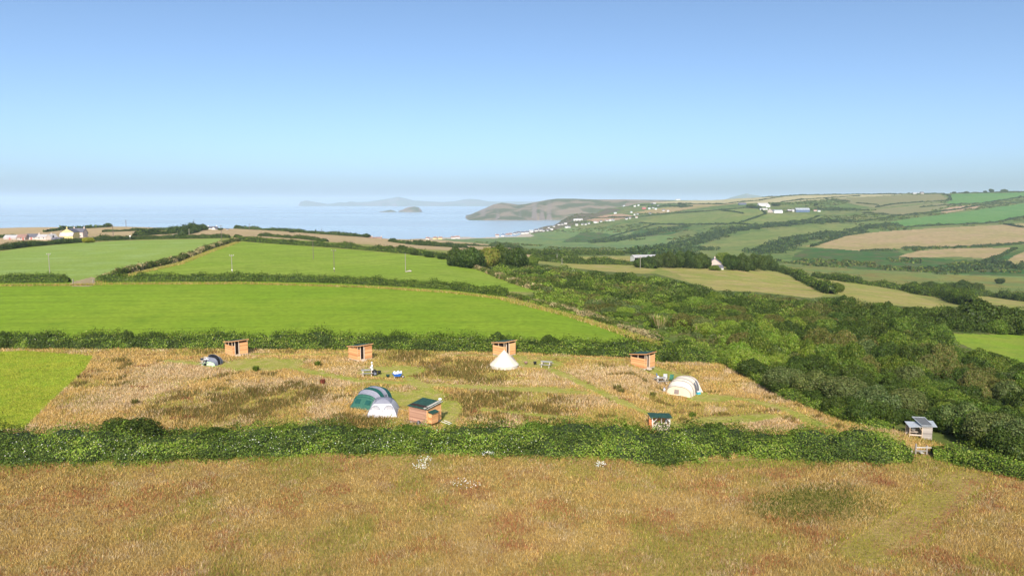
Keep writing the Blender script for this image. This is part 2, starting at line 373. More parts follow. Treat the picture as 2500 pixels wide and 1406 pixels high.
# ------------------------------------------------------------------ ground cover
G = {
 'meadow': mat_ground('meadow_turf', [(0.374, 0.264, 0.102), (0.297, 0.230, 0.068), (0.306, 0.170, 0.076)], 9, 3, .35),
 'green': mat_ground('green_ley', [(.195, .305, .019), (.225, .318, .024), (.172, .268, .019)], 45, 7, 1.0, rows=(math.radians(84), 1.6, .16), bump=.25, bdist=.1),
 'green2': mat_ground('green_ley_far', [(.225, .320, .032), (.255, .335, .042), (.20, .285, .03)], 40, 9, 1.4, rows=(math.radians(20), 2.6, .15), bump=.25),
 'green3': mat_ground('pale_ley', [(.235, .325, .06), (.26, .34, .07), (.28, .37, .11)], 60, 16, 1.0, rows=(math.radians(70), 3.5, .10), bump=.25),
 'mown': mat_ground('mown_turf', [(.30, .31, .055), (.36, .33, .08), (.45, .35, .14)], 4, 1.2, .35),
 'barley': mat_ground('yellow_green_crop', [(.36, .38, .04), (.31, .37, .035), (.24, .34, .03)], 10, 2.5, .4),
 'verge': mat_ground('rough_verge', [(.24, .27, .06), (.31, .27, .09), (.17, .22, .04)], 12, 4, 1.0),
 'stubble': mat_ground('stubble', [(.47, .34, .19), (.43, .31, .17), (.40, .31, .14)], 90, 22, 2.5),
 'drypasture': mat_ground('dry_pasture', [(0.335, 0.3, 0.085), (0.27, 0.285, 0.065), (0.41, 0.31, 0.135)], 30, 9, 1.2, rows=(math.radians(75), 5, .12)),
 'rightgreen': mat_ground('wet_pasture', [(.22, .32, .03), (.25, .31, .04), (.17, .26, .03)], 12, 4, .6),
 'scrub': mat_ground('scrub_floor', [(.085, .13, .026), (.125, .16, .036), (.19, .17, .065)], 16, 5, .8),
 'marsh': mat_ground('valley_marsh', [(0.220, 0.220, 0.053), (0.158, 0.211, 0.053), (0.211, 0.158, 0.044)], 60, 18, 5),
 'flat': mat_ground('valley_flat', [(0.16, 0.235, 0.065), (0.13, 0.205, 0.07), (0.22, 0.235, 0.075)], 120, 30, 8),
 'hill': mat_ground('rough_hill', [(0.135, 0.19, 0.045), (0.2, 0.205, 0.065), (0.065, 0.12, 0.03)], 90, 24, 7),
 'pasture': mat_ground('hill_pasture', [(0.18, 0.225, 0.055), (0.22, 0.235, 0.07), (0.13, 0.185, 0.045)], 100, 30, 8),
 'olive': mat_ground('olive_pasture', [(0.232, 0.215, 0.095), (0.215, 0.215, 0.086), (0.258, 0.224, 0.112)], 120, 30, 4),
 'hilltan': mat_ground('hill_tan', [(0.391, 0.288, 0.140), (0.326, 0.270, 0.102), (0.419, 0.288, 0.158)], 90, 28, 7),
 'hilltop': mat_ground('hill_top_barley', [(.46, .40, .22), (.44, .38, .20), (.47, .42, .25)], 160, 50, 6),
 'hillgreen': mat_ground('hill_green', [(0.1, 0.225, 0.05), (0.12, 0.24, 0.058), (0.15, 0.25, 0.07)], 130, 30, 4),
 'bracken': mat_ground('bracken', [(0.045, 0.12, 0.022), (0.075, 0.125, 0.025), (0.13, 0.105, 0.05)], 50, 22, 7),
 'heath': mat_ground('heath_cliff', [(0.145, 0.119, 0.076), (0.178, 0.145, 0.093), (0.093, 0.119, 0.051)], 70, 20, 5),
 'pinkfield': mat_ground('bare_field', [(.42, .27, .17), (.40, .27, .16), (.44, .30, .19)], 110, 30, 4),
 'sand': mat_ground('sand', [(.50, .42, .33), (.47, .40, .32), (.52, .44, .36)], 60, 15, 3, bump=.1),
 'dirt': mat_ground('dirt', [(.38, .29, .17), (.33, .26, .14), (.42, .33, .2)], 5, 2, .5),
 'road': mat_ground('lane', [(.26, .25, .24), (.28, .27, .26), (.24, .23, .22)], 8, 2, .5, bump=.1),
}
FIELDS = [   # name, label, material, outline in photo pixels
 ('stubble_field', 'tan stubble fields along the clifftop on the left', 'stubble', [(-700, 560), (0, 555), (480, 549), (700, 564), (900, 576), (1050, 584), (1200, 597), (1270, 604), (1345, 620), (1310, 629), (1150, 614), (1000, 606), (860, 594), (700, 584), (560, 576), (480, 580), (300, 586), (170, 593), (0, 606), (-700, 630)]),
 ('pale_field', 'pale green field behind the diagonal hedge bank on the left', 'green3', [(-700, 640), (0, 614), (60, 605), (170, 595), (300, 588), (540, 583), (528, 593), (470, 618), (400, 638), (330, 654), (270, 668), (215, 682), (185, 690), (0, 676), (-700, 676)]),
 ('upper_field', 'green field with telegraph poles between two hedges', 'green2', [(290, 690), (330, 668), (430, 645), (520, 612), (590, 590), (700, 598), (800, 605), (1000, 622), (1090, 633), (1180, 660), (1260, 690), (1330, 714), (1240, 712), (1100, 700), (900, 690), (600, 682)]),
 ('bright_field', 'large bright green field just beyond the campsite hedge', 'green', [(-700, 690), (0, 690), (300, 688), (600, 686), (900, 694), (1110, 706), (1230, 722), (1300, 740), (1400, 766), (1500, 797), (1605, 834), (1580, 850), (1200, 850), (600, 850), (0, 850), (-700, 850)]),
 ('gateway', 'worn earth gateway between the two green fields', 'dirt', [(160, 698), (185, 686), (225, 676), (240, 684), (228, 696), (215, 700)]),
 ('crop_patch', 'yellow green crop patch at the left edge of the campsite', 'barley', [(-500, 858), (0, 858), (60, 856), (228, 868), (205, 905), (130, 975), (58, 1046), (0, 1049), (-500, 1049)]),
 ('scrub_floor', 'dark undergrowth floor of the valley thicket', 'scrub', [(1238, 726), (1310, 742), (1400, 768), (1500, 799), (1600, 836), (1750, 868), (1830, 915), (1950, 975), (2100, 1032), (2190, 1052), (2300, 1085), (2400, 1130), (2500, 1165), (3400, 1165), (3400, 760), (2500, 752), (2400, 740), (2300, 752), (2270, 750), (2100, 740), (2050, 722), (1980, 728), (1850, 713), (1750, 709), (1680, 690), (1600, 668), (1560, 668), (1400, 655), (1290, 640), (1100, 632), (1180, 660), (1260, 690), (1330, 714)]),
 ('tan_field', 'narrow tan field beside the white gabled barn', 'drypasture', [(1290, 632), (1400, 626), (1540, 625), (1545, 640), (1430, 642), (1330, 640)]),
 ('tan_field', 'small dry field above the thicket left of the farmhouse', 'drypasture', [(1375, 645), (1480, 644), (1560, 650), (1605, 660), (1570, 668), (1470, 662), (1400, 654)]),
 ('dry_field', 'large dry pasture in front of the farmhouse trees', 'drypasture', [(1600, 651), (1750, 653), (1895, 661), (1960, 688), (2030, 716), (1985, 728), (1850, 713), (1750, 709), (1690, 692), (1655, 670)]),
 ('dry_field', 'long tan field right of the thorn hedge running down the slope', 'drypasture', [(1980, 678), (2100, 693), (2200, 712), (2310, 745), (2275, 752), (2100, 740), (2060, 724), (2010, 700)]),
 ('dry_field', 'tan field strip at the right edge above the tall trees', 'drypasture', [(2330, 718), (2420, 722), (2900, 748), (2900, 762), (2500, 756), (2400, 740)]),
 ('green_paddock', 'bright green paddock at the right edge inside the thicket', 'rightgreen', [(2295, 814), (2400, 816), (2900, 820), (2900, 900), (2500, 886), (2440, 874), (2370, 850)]),
 ('marsh', 'olive brown marsh on the valley floor at the right', 'marsh', [(1905, 650), (1990, 652), (2150, 662), (2350, 672), (2900, 690), (2900, 730), (2500, 722), (2350, 712), (2180, 705), (2080, 690), (1990, 675), (1920, 664)]),
 ('bracken_slope', 'dark green bracken slope below the big tan hill field', 'bracken', [(1940, 620), (1975, 606), (2190, 613), (2230, 626), (2330, 634), (2420, 634), (2480, 612), (2560, 605), (2900, 640), (2900, 690), (2350, 670), (2150, 660), (1990, 649), (1930, 640)]),
 ('hill_field', 'largest tan field on the far hillside at the right', 'hilltan', [(1966, 602), (2060, 576), (2150, 566), (2300, 556), (2500, 546), (2900, 540), (2900, 585), (2500, 596), (2400, 602), (2250, 604), (2110, 613)]),
 ('hill_field', 'long green field high on the right hillside', 'hillgreen', [(2165, 544), (2220, 534), (2350, 518), (2500, 497), (2900, 480), (2900, 520), (2500, 528), (2430, 544), (2330, 549), (2230, 555), (2200, 552)]),
 ('hill_field', 'green field under the skyline at the far right', 'hillgreen', [(2322, 474), (2420, 472), (2900, 468), (2900, 478), (2500, 480), (2400, 496), (2330, 500), (2300, 500), (2322, 488)]),
 ('hill_field', 'pale barley field along the skyline behind the white farm', 'hilltop', [(1560, 495), (1780, 486), (1900, 479), (2100, 474), (2240, 474), (2050, 484), (1920, 494), (1780, 498), (1650, 498)]),
 ('hill_field', 'olive field below the skyline farm', 'olive', [(2040, 486), (2120, 480), (2290, 474), (2316, 486), (2290, 493), (2140, 508), (2090, 501)]),
 ('hill_field', 'tan olive field in the middle of the right hillside', 'olive', [(2110, 520), (2150, 510), (2290, 495), (2335, 499), (2260, 518), (2195, 527)]),
 ('hill_field', 'small bare pinkish field on the right hillside', 'pinkfield', [(2288, 517), (2320, 506), (2395, 499), (2385, 508), (2310, 520)]),
 ('hill_field', 'tan strip field below the big hillside field', 'hilltan', [(2190, 627), (2240, 612), (2340, 606), (2475, 605), (2440, 622), (2405, 631), (2330, 626), (2260, 628)]),
 ('hill_field', 'tan field corner at the right edge of the bracken slope', 'hilltan', [(2448, 646), (2470, 628), (2510, 610), (2900, 600), (2900, 655), (2500, 648)]),
 ('hill_field', 'pale pasture in the centre of the far slope above the farmhouse', 'pasture', [(1660, 615), (1740, 590), (1830, 568), (1930, 556), (2070, 546), (2105, 552), (2060, 566), (1980, 576), (1900, 600), (1840, 620), (1740, 624)]),
 ('hill_field', 'pasture below the white hill farm', 'pasture', [(1560, 541), (1640, 522), (1720, 512), (1850, 510), (1870, 520), (1790, 545), (1650, 549)]),
 ('hill_field', 'pasture in front of the blue roofed hill barn', 'pasture', [(1790, 548), (1868, 523), (1990, 524), (2010, 530), (1950, 545), (1830, 552)]),
 ('hill_field', 'bracken bank under the village hillside', 'bracken', [(1370, 592), (1420, 566), (1470, 568), (1520, 580), (1480, 592)]),
 ('hill_field', 'green bracken bank between tree belts on the far slope', 'bracken', [(1560, 560), (1640, 552), (1690, 556), (1640, 572), (1560, 580), (1530, 576)]),
 ('hill_field', 'pink bare field above the village', 'pinkfield', [(1418, 537), (1470, 526), (1520, 522), (1548, 528), (1500, 539), (1450, 541)]),
 ('hill_field', 'tan pasture above the village with scattered caravans', 'hilltan', [(1540, 520), (1600, 510), (1700, 498), (1800, 497), (1700, 508), (1620, 521)]),
 ('heath_slope', 'brown heather slope falling to the sea beside the village', 'heath', [(1296, 570), (1330, 545), (1400, 518), (1480, 506), (1520, 512), (1440, 536), (1390, 552), (1340, 566)]),
]
cx = (XX[:-1, :-1] + XX[1:, 1:]) / 2; cy = (YY[:-1, :-1] + YY[1:, 1:]) / 2
cz = (ZG[:-1, :-1] + ZG[1:, 1:]) / 2
reg = np.full(cx.shape, -1)
reg[(cy >= 122)] = -2                                 # scrubby default
reg[(cy >= 640)] = -3                                 # far hill
reg[(cy >= 600) & (cz < -50)] = -4                    # valley flat
reg[(cy >= 1000) & (cz < -63.6)] = -5                 # beach
reg[(cy < 640) & (cy > 122) & (cx < -30)] = -6        # verge grass round the left fields
for i, (nm, lb, mt, poly) in enumerate(FIELDS):
    w = wpoly(poly)
    m_ = inside(cx, cy, w)
    if nm not in ('crop_patch', 'scrub_floor'): m_ &= cy > 112
    reg[m_] = i
_near = (reg == -1) & (cy > 62); _g = np.zeros(cx.shape); _g[_near] = mown(cx[_near], cy[_near]); reg[_g > .6] = -7
reg[cz < -69] = -99                                 # sea bed: nothing to see
def terrain_piece(ids, name, label, mat):
    m_ = ids
    if not m_.any(): return None
    ii, jj = np.nonzero(m_); nY = len(YG)
    q = np.stack([ii * nY + jj, (ii + 1) * nY + jj, (ii + 1) * nY + jj + 1, ii * nY + jj + 1], 1)
    used, inv = np.unique(q, return_inverse=True)
    v = np.stack([XX.ravel()[used], YY.ravel()[used], ZG.ravel()[used]], 1)
    me = mesh_np(name, v, inv.reshape(q.shape), smooth=True); me.materials.append(mat)
    return tag(link(name, me), label, None, None, 'structure')
terrain_piece(reg == -1, 'meadow', 'rough dry grass meadow of the campsite and foreground', G['meadow'])
terrain_piece(reg == -7, 'mown_grass', 'mown green pitches and paths in the campsite', G['mown'])
terrain_piece(reg == -2, 'valley_side', 'rough ground between the fields on the valley side', G['verge'])
terrain_piece(reg == -6, 'field_verge', 'rough verge between the green fields', G['verge'])
terrain_piece(reg == -3, 'hillside', 'rough green hillside across the valley', G['hill'])
terrain_piece(reg == -4, 'valley_floor', 'flat green valley floor leading to the beach', G['flat'])
terrain_piece(reg == -5, 'beach', 'narrow sandy beach at the mouth of the valley', G['sand'])
for i, (nm, lb, mt, poly) in enumerate(FIELDS): terrain_piece(reg == i, nm, lb, G[mt])

# ------------------------------------------------------------------ sea, headland, islands
def mat_sea():
    m, n, l, b = _new('sea_water')
    b.inputs['Base Color'].default_value = (.32, .38, .42, 1); b.inputs['Roughness'].default_value = .16; b.inputs['IOR'].default_value = 1.33
    ge = n.new('ShaderNodeNewGeometry'); nz = n.new('ShaderNodeTexNoise'); nz.inputs['Scale'].default_value = .03; nz.inputs['Detail'].default_value = 6
    l.new(ge.outputs['Position'], nz.inputs['Vector'])
    bp = n.new('ShaderNodeBump'); bp.inputs['Strength'].default_value = .03; bp.inputs['Distance'].default_value = 1.0
    l.new(nz.outputs['Fac'], bp.inputs['Height']); l.new(bp.outputs[0], b.inputs['Normal'])
    n2 = n.new('ShaderNodeTexNoise'); n2.inputs['Scale'].default_value = .0012; n2.inputs['Detail'].default_value = 3
    mp = n.new('ShaderNodeMapping'); mp.inputs['Scale'].default_value = (.35, 1, 1); l.new(ge.outputs['Position'], mp.inputs[0]); l.new(mp.outputs[0], n2.inputs['Vector'])
    mr = n.new('ShaderNodeMapRange'); mr.inputs[1].default_value = .35; mr.inputs[2].default_value = .65; mr.inputs[3].default_value = .16; mr.inputs[4].default_value = .24
    l.new(n2.outputs['Fac'], mr.inputs[0]); l.new(mr.outputs[0], b.inputs['Roughness'])
    return m
sr = 34000.0
ring = np.array([0, 600, 1200, 2500, 5000, 10000, 20000, sr]); na = 96
sv = [(0, 0, SEA)] + [(r * math.sin(2 * math.pi * a / na), r * math.cos(2 * math.pi * a / na), SEA) for r in ring[1:] for a in range(na)]
sf = []
for k in range(len(ring) - 2):
    b0 = 1 + k * na
    sf += [(b0 + a, b0 + (a + 1) % na, b0 + na + (a + 1) % na, b0 + na + a) for a in range(na)]
sea = mesh_np('sea', np.array(sv), np.array(sf)); sea.materials.append(mat_sea())
tag(link('sea', sea), 'calm pale blue sea reaching to the horizon', None, None, 'structure')

def mat_cliff(name, rock, turf, turf2, sc):
    """rock where steep, turf and bracken where flat"""
    m, n, l, b = _new(name)
    ge = n.new('ShaderNodeNewGeometry'); nz = n.new('ShaderNodeTexNoise'); nz.inputs['Scale'].default_value = 1 / sc; nz.inputs['Detail'].default_value = 7
    l.new(ge.outputs['Position'], nz.inputs['Vector'])
    r1 = n.new('ShaderNodeValToRGB'); e = r1.color_ramp.elements; e[0].position = .46; e[0].color = (*turf, 1); e[1].position = .56; e[1].color = (*turf2, 1); l.new(nz.outputs['Fac'], r1.inputs[0])
    sx = n.new('ShaderNodeSeparateXYZ'); l.new(ge.outputs['Normal'], sx.inputs[0])
    mr = n.new('ShaderNodeMapRange'); mr.inputs[1].default_value = .86; mr.inputs[2].default_value = .97; l.new(sx.outputs[2], mr.inputs[0])
    mx = n.new('ShaderNodeMix'); mx.data_type = 'RGBA'; mx.inputs[6].default_value = (*rock, 1); l.new(mr.outputs[0], mx.inputs[0]); l.new(r1.outputs[0], mx.inputs[7])
    l.new(mx.outputs[2], b.inputs['Base Color']); b.inputs['Roughness'].default_value = .95; b.inputs['Specular IOR Level'].default_value = .05
    bp = n.new('ShaderNodeBump'); bp.inputs['Strength'].default_value = .8; bp.inputs['Distance'].default_value = 8; l.new(nz.outputs['Fac'], bp.inputs['Height']); l.new(bp.outputs[0], b.inputs['Normal'])
    return m
def ridge(name, label, crest, y_front, depth, rough, mat, nx=120, ny=26, seed=1, front=.35, shape=.6):
    """an island or headland: a hill whose crest follows (photo x, photo y), standing in the sea from y_front for depth metres"""
    pxs = np.array([c[0] for c in crest], float); pys = np.array([c[1] for c in crest], float)
    gx = np.linspace(pxs[0], pxs[-1], nx); gy = np.interp(gx, pxs, pys)
    s = np.linspace(0, 1, ny); yc = y_front + depth * front
    top = CAMZ - tan_down(gy) * yc - SEA                       # crest height over the sea
    X = np.empty((nx, ny)); Y = np.empty((nx, ny)); Z = np.empty((nx, ny))
    wob = (vnoise(gx, gx * 0, 18, seed) - .5)
    for j, t in enumerate(s):
        yy = y_front + depth * t + depth * .10 * wob * (1 - t)
        Y[:, j] = yy; X[:, j] = slope_x(gx, 500) * yy
        u = t / front if t < front else (1 - t) / (1 - front)
        h = np.clip(u, 0, 1) ** shape
        Z[:, j] = SEA - 3 + (top + 3) * h
    nzv = fbm(X, Y, rough[0], seed, 4) - .5
    Z += nzv * rough[1] * np.clip((Z - SEA) / (top.max() + 1), 0, 1)[:, :] * (1 - np.exp(-((s - front) / .25) ** 2))[None, :]
    i, j = np.meshgrid(np.arange(nx - 1), np.arange(ny - 1), indexing='ij'); i = i.ravel(); j = j.ravel()
    q = np.stack([i * ny + j, (i + 1) * ny + j, (i + 1) * ny + j + 1, i * ny + j + 1], 1)
    me = mesh_np(name, np.stack([X.ravel(), Y.ravel(), Z.ravel()], 1), q, smooth=True); me.materials.append(mat)
    return tag(link(name, me), label, None, None, 'structure')
cliff = mat_cliff('headland_rock', (.25, .20, .165), (.10, .11, .045), (.24, .185, .125), 140)
farland = mat_cliff('far_land', (.26, .2, .17), (.16, .18, .10), (.22, .20, .13), 600)
ridge('headland', 'brown rocky headland across the bay', [(1128, 535), (1140, 528), (1160, 519), (1185, 508), (1205, 499), (1225, 495), (1245, 497), (1265, 500), (1285, 498), (1310, 493), (1335, 488), (1360, 485), (1400, 485), (1450, 487), (1520, 487), (1600, 488), (1680, 489)], 3560, 1500, (150, 44), cliff, 300, 90, 3, .42, .75)
ridge('headland_spit', 'low rocky spit in front of the headland', [(1140, 536), (1150, 533), (1162, 531), (1175, 529), (1186, 527), (1196, 530), (1215, 532), (1240, 530), (1275, 531), (1310, 534), (1330, 535)], 3480, 320, (60, 10), cliff, 120, 20, 8, .5)
ridge('far_coast', 'hazy blue low coast on the horizon with a rounded hill', [(728, 501), (734, 492), (748, 489), (760, 491), (785, 495), (800, 498), (815, 496), (830, 493), (845, 494), (855, 491), (872, 493), (900, 492), (925, 488), (950, 484), (972, 480), (988, 483), (1010, 489), (1040, 491), (1080, 493), (1110, 491), (1135, 486), (1150, 485), (1170, 487), (1190, 491), (1220, 492), (1280, 492), (1330, 491), (1400, 490)], 14000, 3200, (900, 40), farland, 260, 16, 5, .5)
ridge('islet', 'domed rocky islet in the bay', [(972, 516), (980, 513), (990, 508), (1000, 505), (1012, 504), (1022, 506), (1028, 512), (1031, 517)], 6150, 420, (90, 30), cliff, 60, 18, 12, .5)
ridge('islet', 'tiny low rock left of the domed islet', [(926, 517), (940, 515), (950, 513), (955, 512), (960, 514), (968, 517)], 6150, 160, (60, 12), cliff, 40, 10, 14, .5)
ridge('far_mountain', 'hazy blue conical hill above the right skyline', [(1770, 486), (1785, 481), (1800, 477), (1812, 474), (1822, 471), (1832, 474), (1846, 476), (1858, 478), (1875, 482), (1900, 486)], 11000, 2200, (700, 40), farland, 90, 16, 21, .5)
# ------------------------------------------------------------------ plants
def unit(v): return v / np.maximum(np.linalg.norm(v, axis=1, keepdims=True), 1e-9)
def leaf_quads(c, nrm, size, aspect=.62):
    n = len(c); r = rng.normal(size=(n, 3)); t = unit(np.cross(nrm, r)); b = np.cross(nrm, t)
    s = np.broadcast_to(np.asarray(size, float), (n,))[:, None] * .5
    k = rng.uniform(-.25, .25, (n, 1)) * s * nrm
    v = np.stack([c + t * s * 1.15, c - t * s * .6 + b * s * aspect * 1.15 + k, c - t * s * .6 - b * s * aspect * 1.15 - k], 1).reshape(-1, 3)
    f = np.arange(n * 3).reshape(n, 3)
    return v, f
def tints(n, pal, w=None, jit=.22):
    pal = np.array(pal, float); i = rng.choice(len(pal), n, p=w)
    c = pal[i] * (1 + rng.normal(0, jit, (n, 1))) * (1 + rng.normal(0, .06, (n, 3)))
    return np.clip(c, .004, .9)
DARK = [(.045, .075, .011), (.062, .096, .014), (.085, .120, .020), (.032, .052, .011)]
MID = [(.088, .142, .015), (.115, .172, .020), (.062, .105, .014), (.16, .20, .034)]
BRIGHT = [(.145, .225, .018), (.185, .260, .028), (.105, .175, .017), (.25, .285, .062)]
GREY = [(.090, .122, .032), (.118, .150, .044), (.064, .090, .024), (.15, .178, .06)]
BROWN = [(.125, .135, .028), (.105, .105, .028), (.09, .125, .021), (.18, .155, .048)]
BLUE = [(.045, .080, .030), (.058, .098, .034), (.036, .062, .024)]
STRAW = [(.42, .34, .16), (.36, .27, .12), (.46, .38, .2)]

def crown_pts(seed, n, rz=1.15, lobes=9, low=.12):
    """points and outward normals over an uneven crown of lobes, unit radius"""
    g = np.random.default_rng(seed)
    lc = [(0, 0, .45 * rz)]; lr = [.62]
    for k in range(lobes):
        a = 2 * math.pi * (k + g.uniform(-.3, .3)) / lobes; d = g.uniform(.38, .66); z = g.uniform(.22, .72) * rz
        lc.append((d * math.cos(a), d * math.sin(a), z)); lr.append(g.uniform(.28, .44))
    for k in range(4):
        a = g.uniform(0, 6.28); d = g.uniform(0, .35); lc.append((d * math.cos(a), d * math.sin(a), g.uniform(.7, .86) * rz)); lr.append(g.uniform(.2, .34))
    lc, lr = np.array(lc), np.array(lr)
    i = g.choice(len(lr), n * 3, p=lr ** 2 / (lr ** 2).sum())
    d = unit(g.normal(size=(n * 3, 3))); p = lc[i] + d * (lr[i] * g.uniform(.86, 1.12, n * 3))[:, None]
    keep = p[:, 2] > low * rz * g.uniform(0, 1.5, n * 3)
    for k in range(len(lr)): keep &= (np.linalg.norm(p - lc[k], axis=1) > lr[k] * .84) | (i == k)
    p, d = p[keep][:n], d[keep][:n]
    return p, unit(d + g.normal(0, .55, d.shape)), lc, lr
def ico(c, r, sub=1):
    bm = bmesh.new(); bmesh.ops.create_icosphere(bm, subdivisions=sub, radius=1.0)
    v = np.array([x.co for x in bm.verts]) * r + np.array(c); f = np.array([[q.index for q in x.verts] for x in bm.faces]); bm.free(); return v, f
def crown_mesh(name, seed, n, leaf, pal, w=None, rz=1.15, lobes=9, low=.12, jit=.17):
    """leaves over the lobes plus an inner mass of twigs so the crown is not hollow"""
    p, d, lc, lr = crown_pts(seed, n, rz, lobes, low)
    v, f = leaf_quads(p, d, leaf * rng.uniform(.7, 1.3, len(p)))
    V, Fq, C = [v], [f], [np.repeat(tints(len(p), pal, w, jit), 3, 0)]; base = len(v)
    for c_, r_ in zip(lc, lr):
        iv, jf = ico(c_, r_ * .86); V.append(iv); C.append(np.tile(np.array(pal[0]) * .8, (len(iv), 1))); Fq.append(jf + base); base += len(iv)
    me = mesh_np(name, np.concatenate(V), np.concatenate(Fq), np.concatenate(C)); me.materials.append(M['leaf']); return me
def trunk_mesh(name, rz=1.15, seed=0, r=.07, limbs=4):
    g = random.Random(seed); mb = MB(); mb.tube((0, 0, -.12), (0, 0, rz * .42), r, r * .65, 8)
    for k in range(limbs):
        a = 2 * math.pi * k / limbs + g.uniform(-.4, .4); z0 = rz * g.uniform(.15, .35); d = g.uniform(.3, .5)
        mb.tube((0, 0, z0), (d * math.cos(a), d * math.sin(a), z0 + rz * .35), r * .5, r * .18, 6)
    me = mb.mesh(name); me.materials.append(M['bark']); return me

# crowns: (meshes by kind); coarse for far plants, fine for near ones
KINDS = {'dark': DARK, 'mid': MID, 'bright': BRIGHT, 'grey': GREY, 'brown': BROWN}
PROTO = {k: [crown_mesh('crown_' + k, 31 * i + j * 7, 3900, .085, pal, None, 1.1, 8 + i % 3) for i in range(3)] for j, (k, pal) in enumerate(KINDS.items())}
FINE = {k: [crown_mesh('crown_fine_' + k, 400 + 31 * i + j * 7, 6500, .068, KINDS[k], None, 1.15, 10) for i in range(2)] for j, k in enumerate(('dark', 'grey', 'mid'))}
TRUNK = [trunk_mesh('trunk', 1.1, s) for s in range(3)]
STEM = [trunk_mesh('stems', .9, 10 + s, .045, 6) for s in range(2)]
_pc = [0]
def plant(name, loc, width, height, kind, label, cat, group=None, fine=False, part='trunk', col=None, rz=None):
    """tree or bush: crown on a trunk, loc on the ground"""
    _pc[0] += 1; k = _pc[0]
    src = (FINE if fine else PROTO)[kind]; me = src[k % len(src)]
    o = empty(name, (loc[0], loc[1], loc[2] - .05), rz if rz is not None else random.uniform(0, 6.28), label, cat, group)
    hz = 1.15 * (1.0)
    o.scale = (width / 2, width / 2 * random.uniform(.9, 1.1), height / hz)
    c = link('crown', me, o); c.color = (*(col or (random.uniform(.85, 1.12),) * 3), 1)
    if col is None:
        g_ = random.uniform(.85, 1.15); c.color = (g_ * random.uniform(.92, 1.1), g_, g_ * random.uniform(.9, 1.05), 1)
    link('trunk' if part == 'trunk' else 'stem', (TRUNK if part == 'trunk' else STEM)[k % 2], o)
    return o
def px_m(p): return math.hypot(p[1], CAMZ - p[2]) / F * 1.0
def tree_px(name, px, py, wpx, hpx, kind, label, cat='tree', group=None, fine=False, part='trunk', col=None):
    p = P(px, py); s = p[1] / F
    return plant(name, p, wpx * s, hpx * s * 1.05, kind, label, cat, group, fine, part, col)

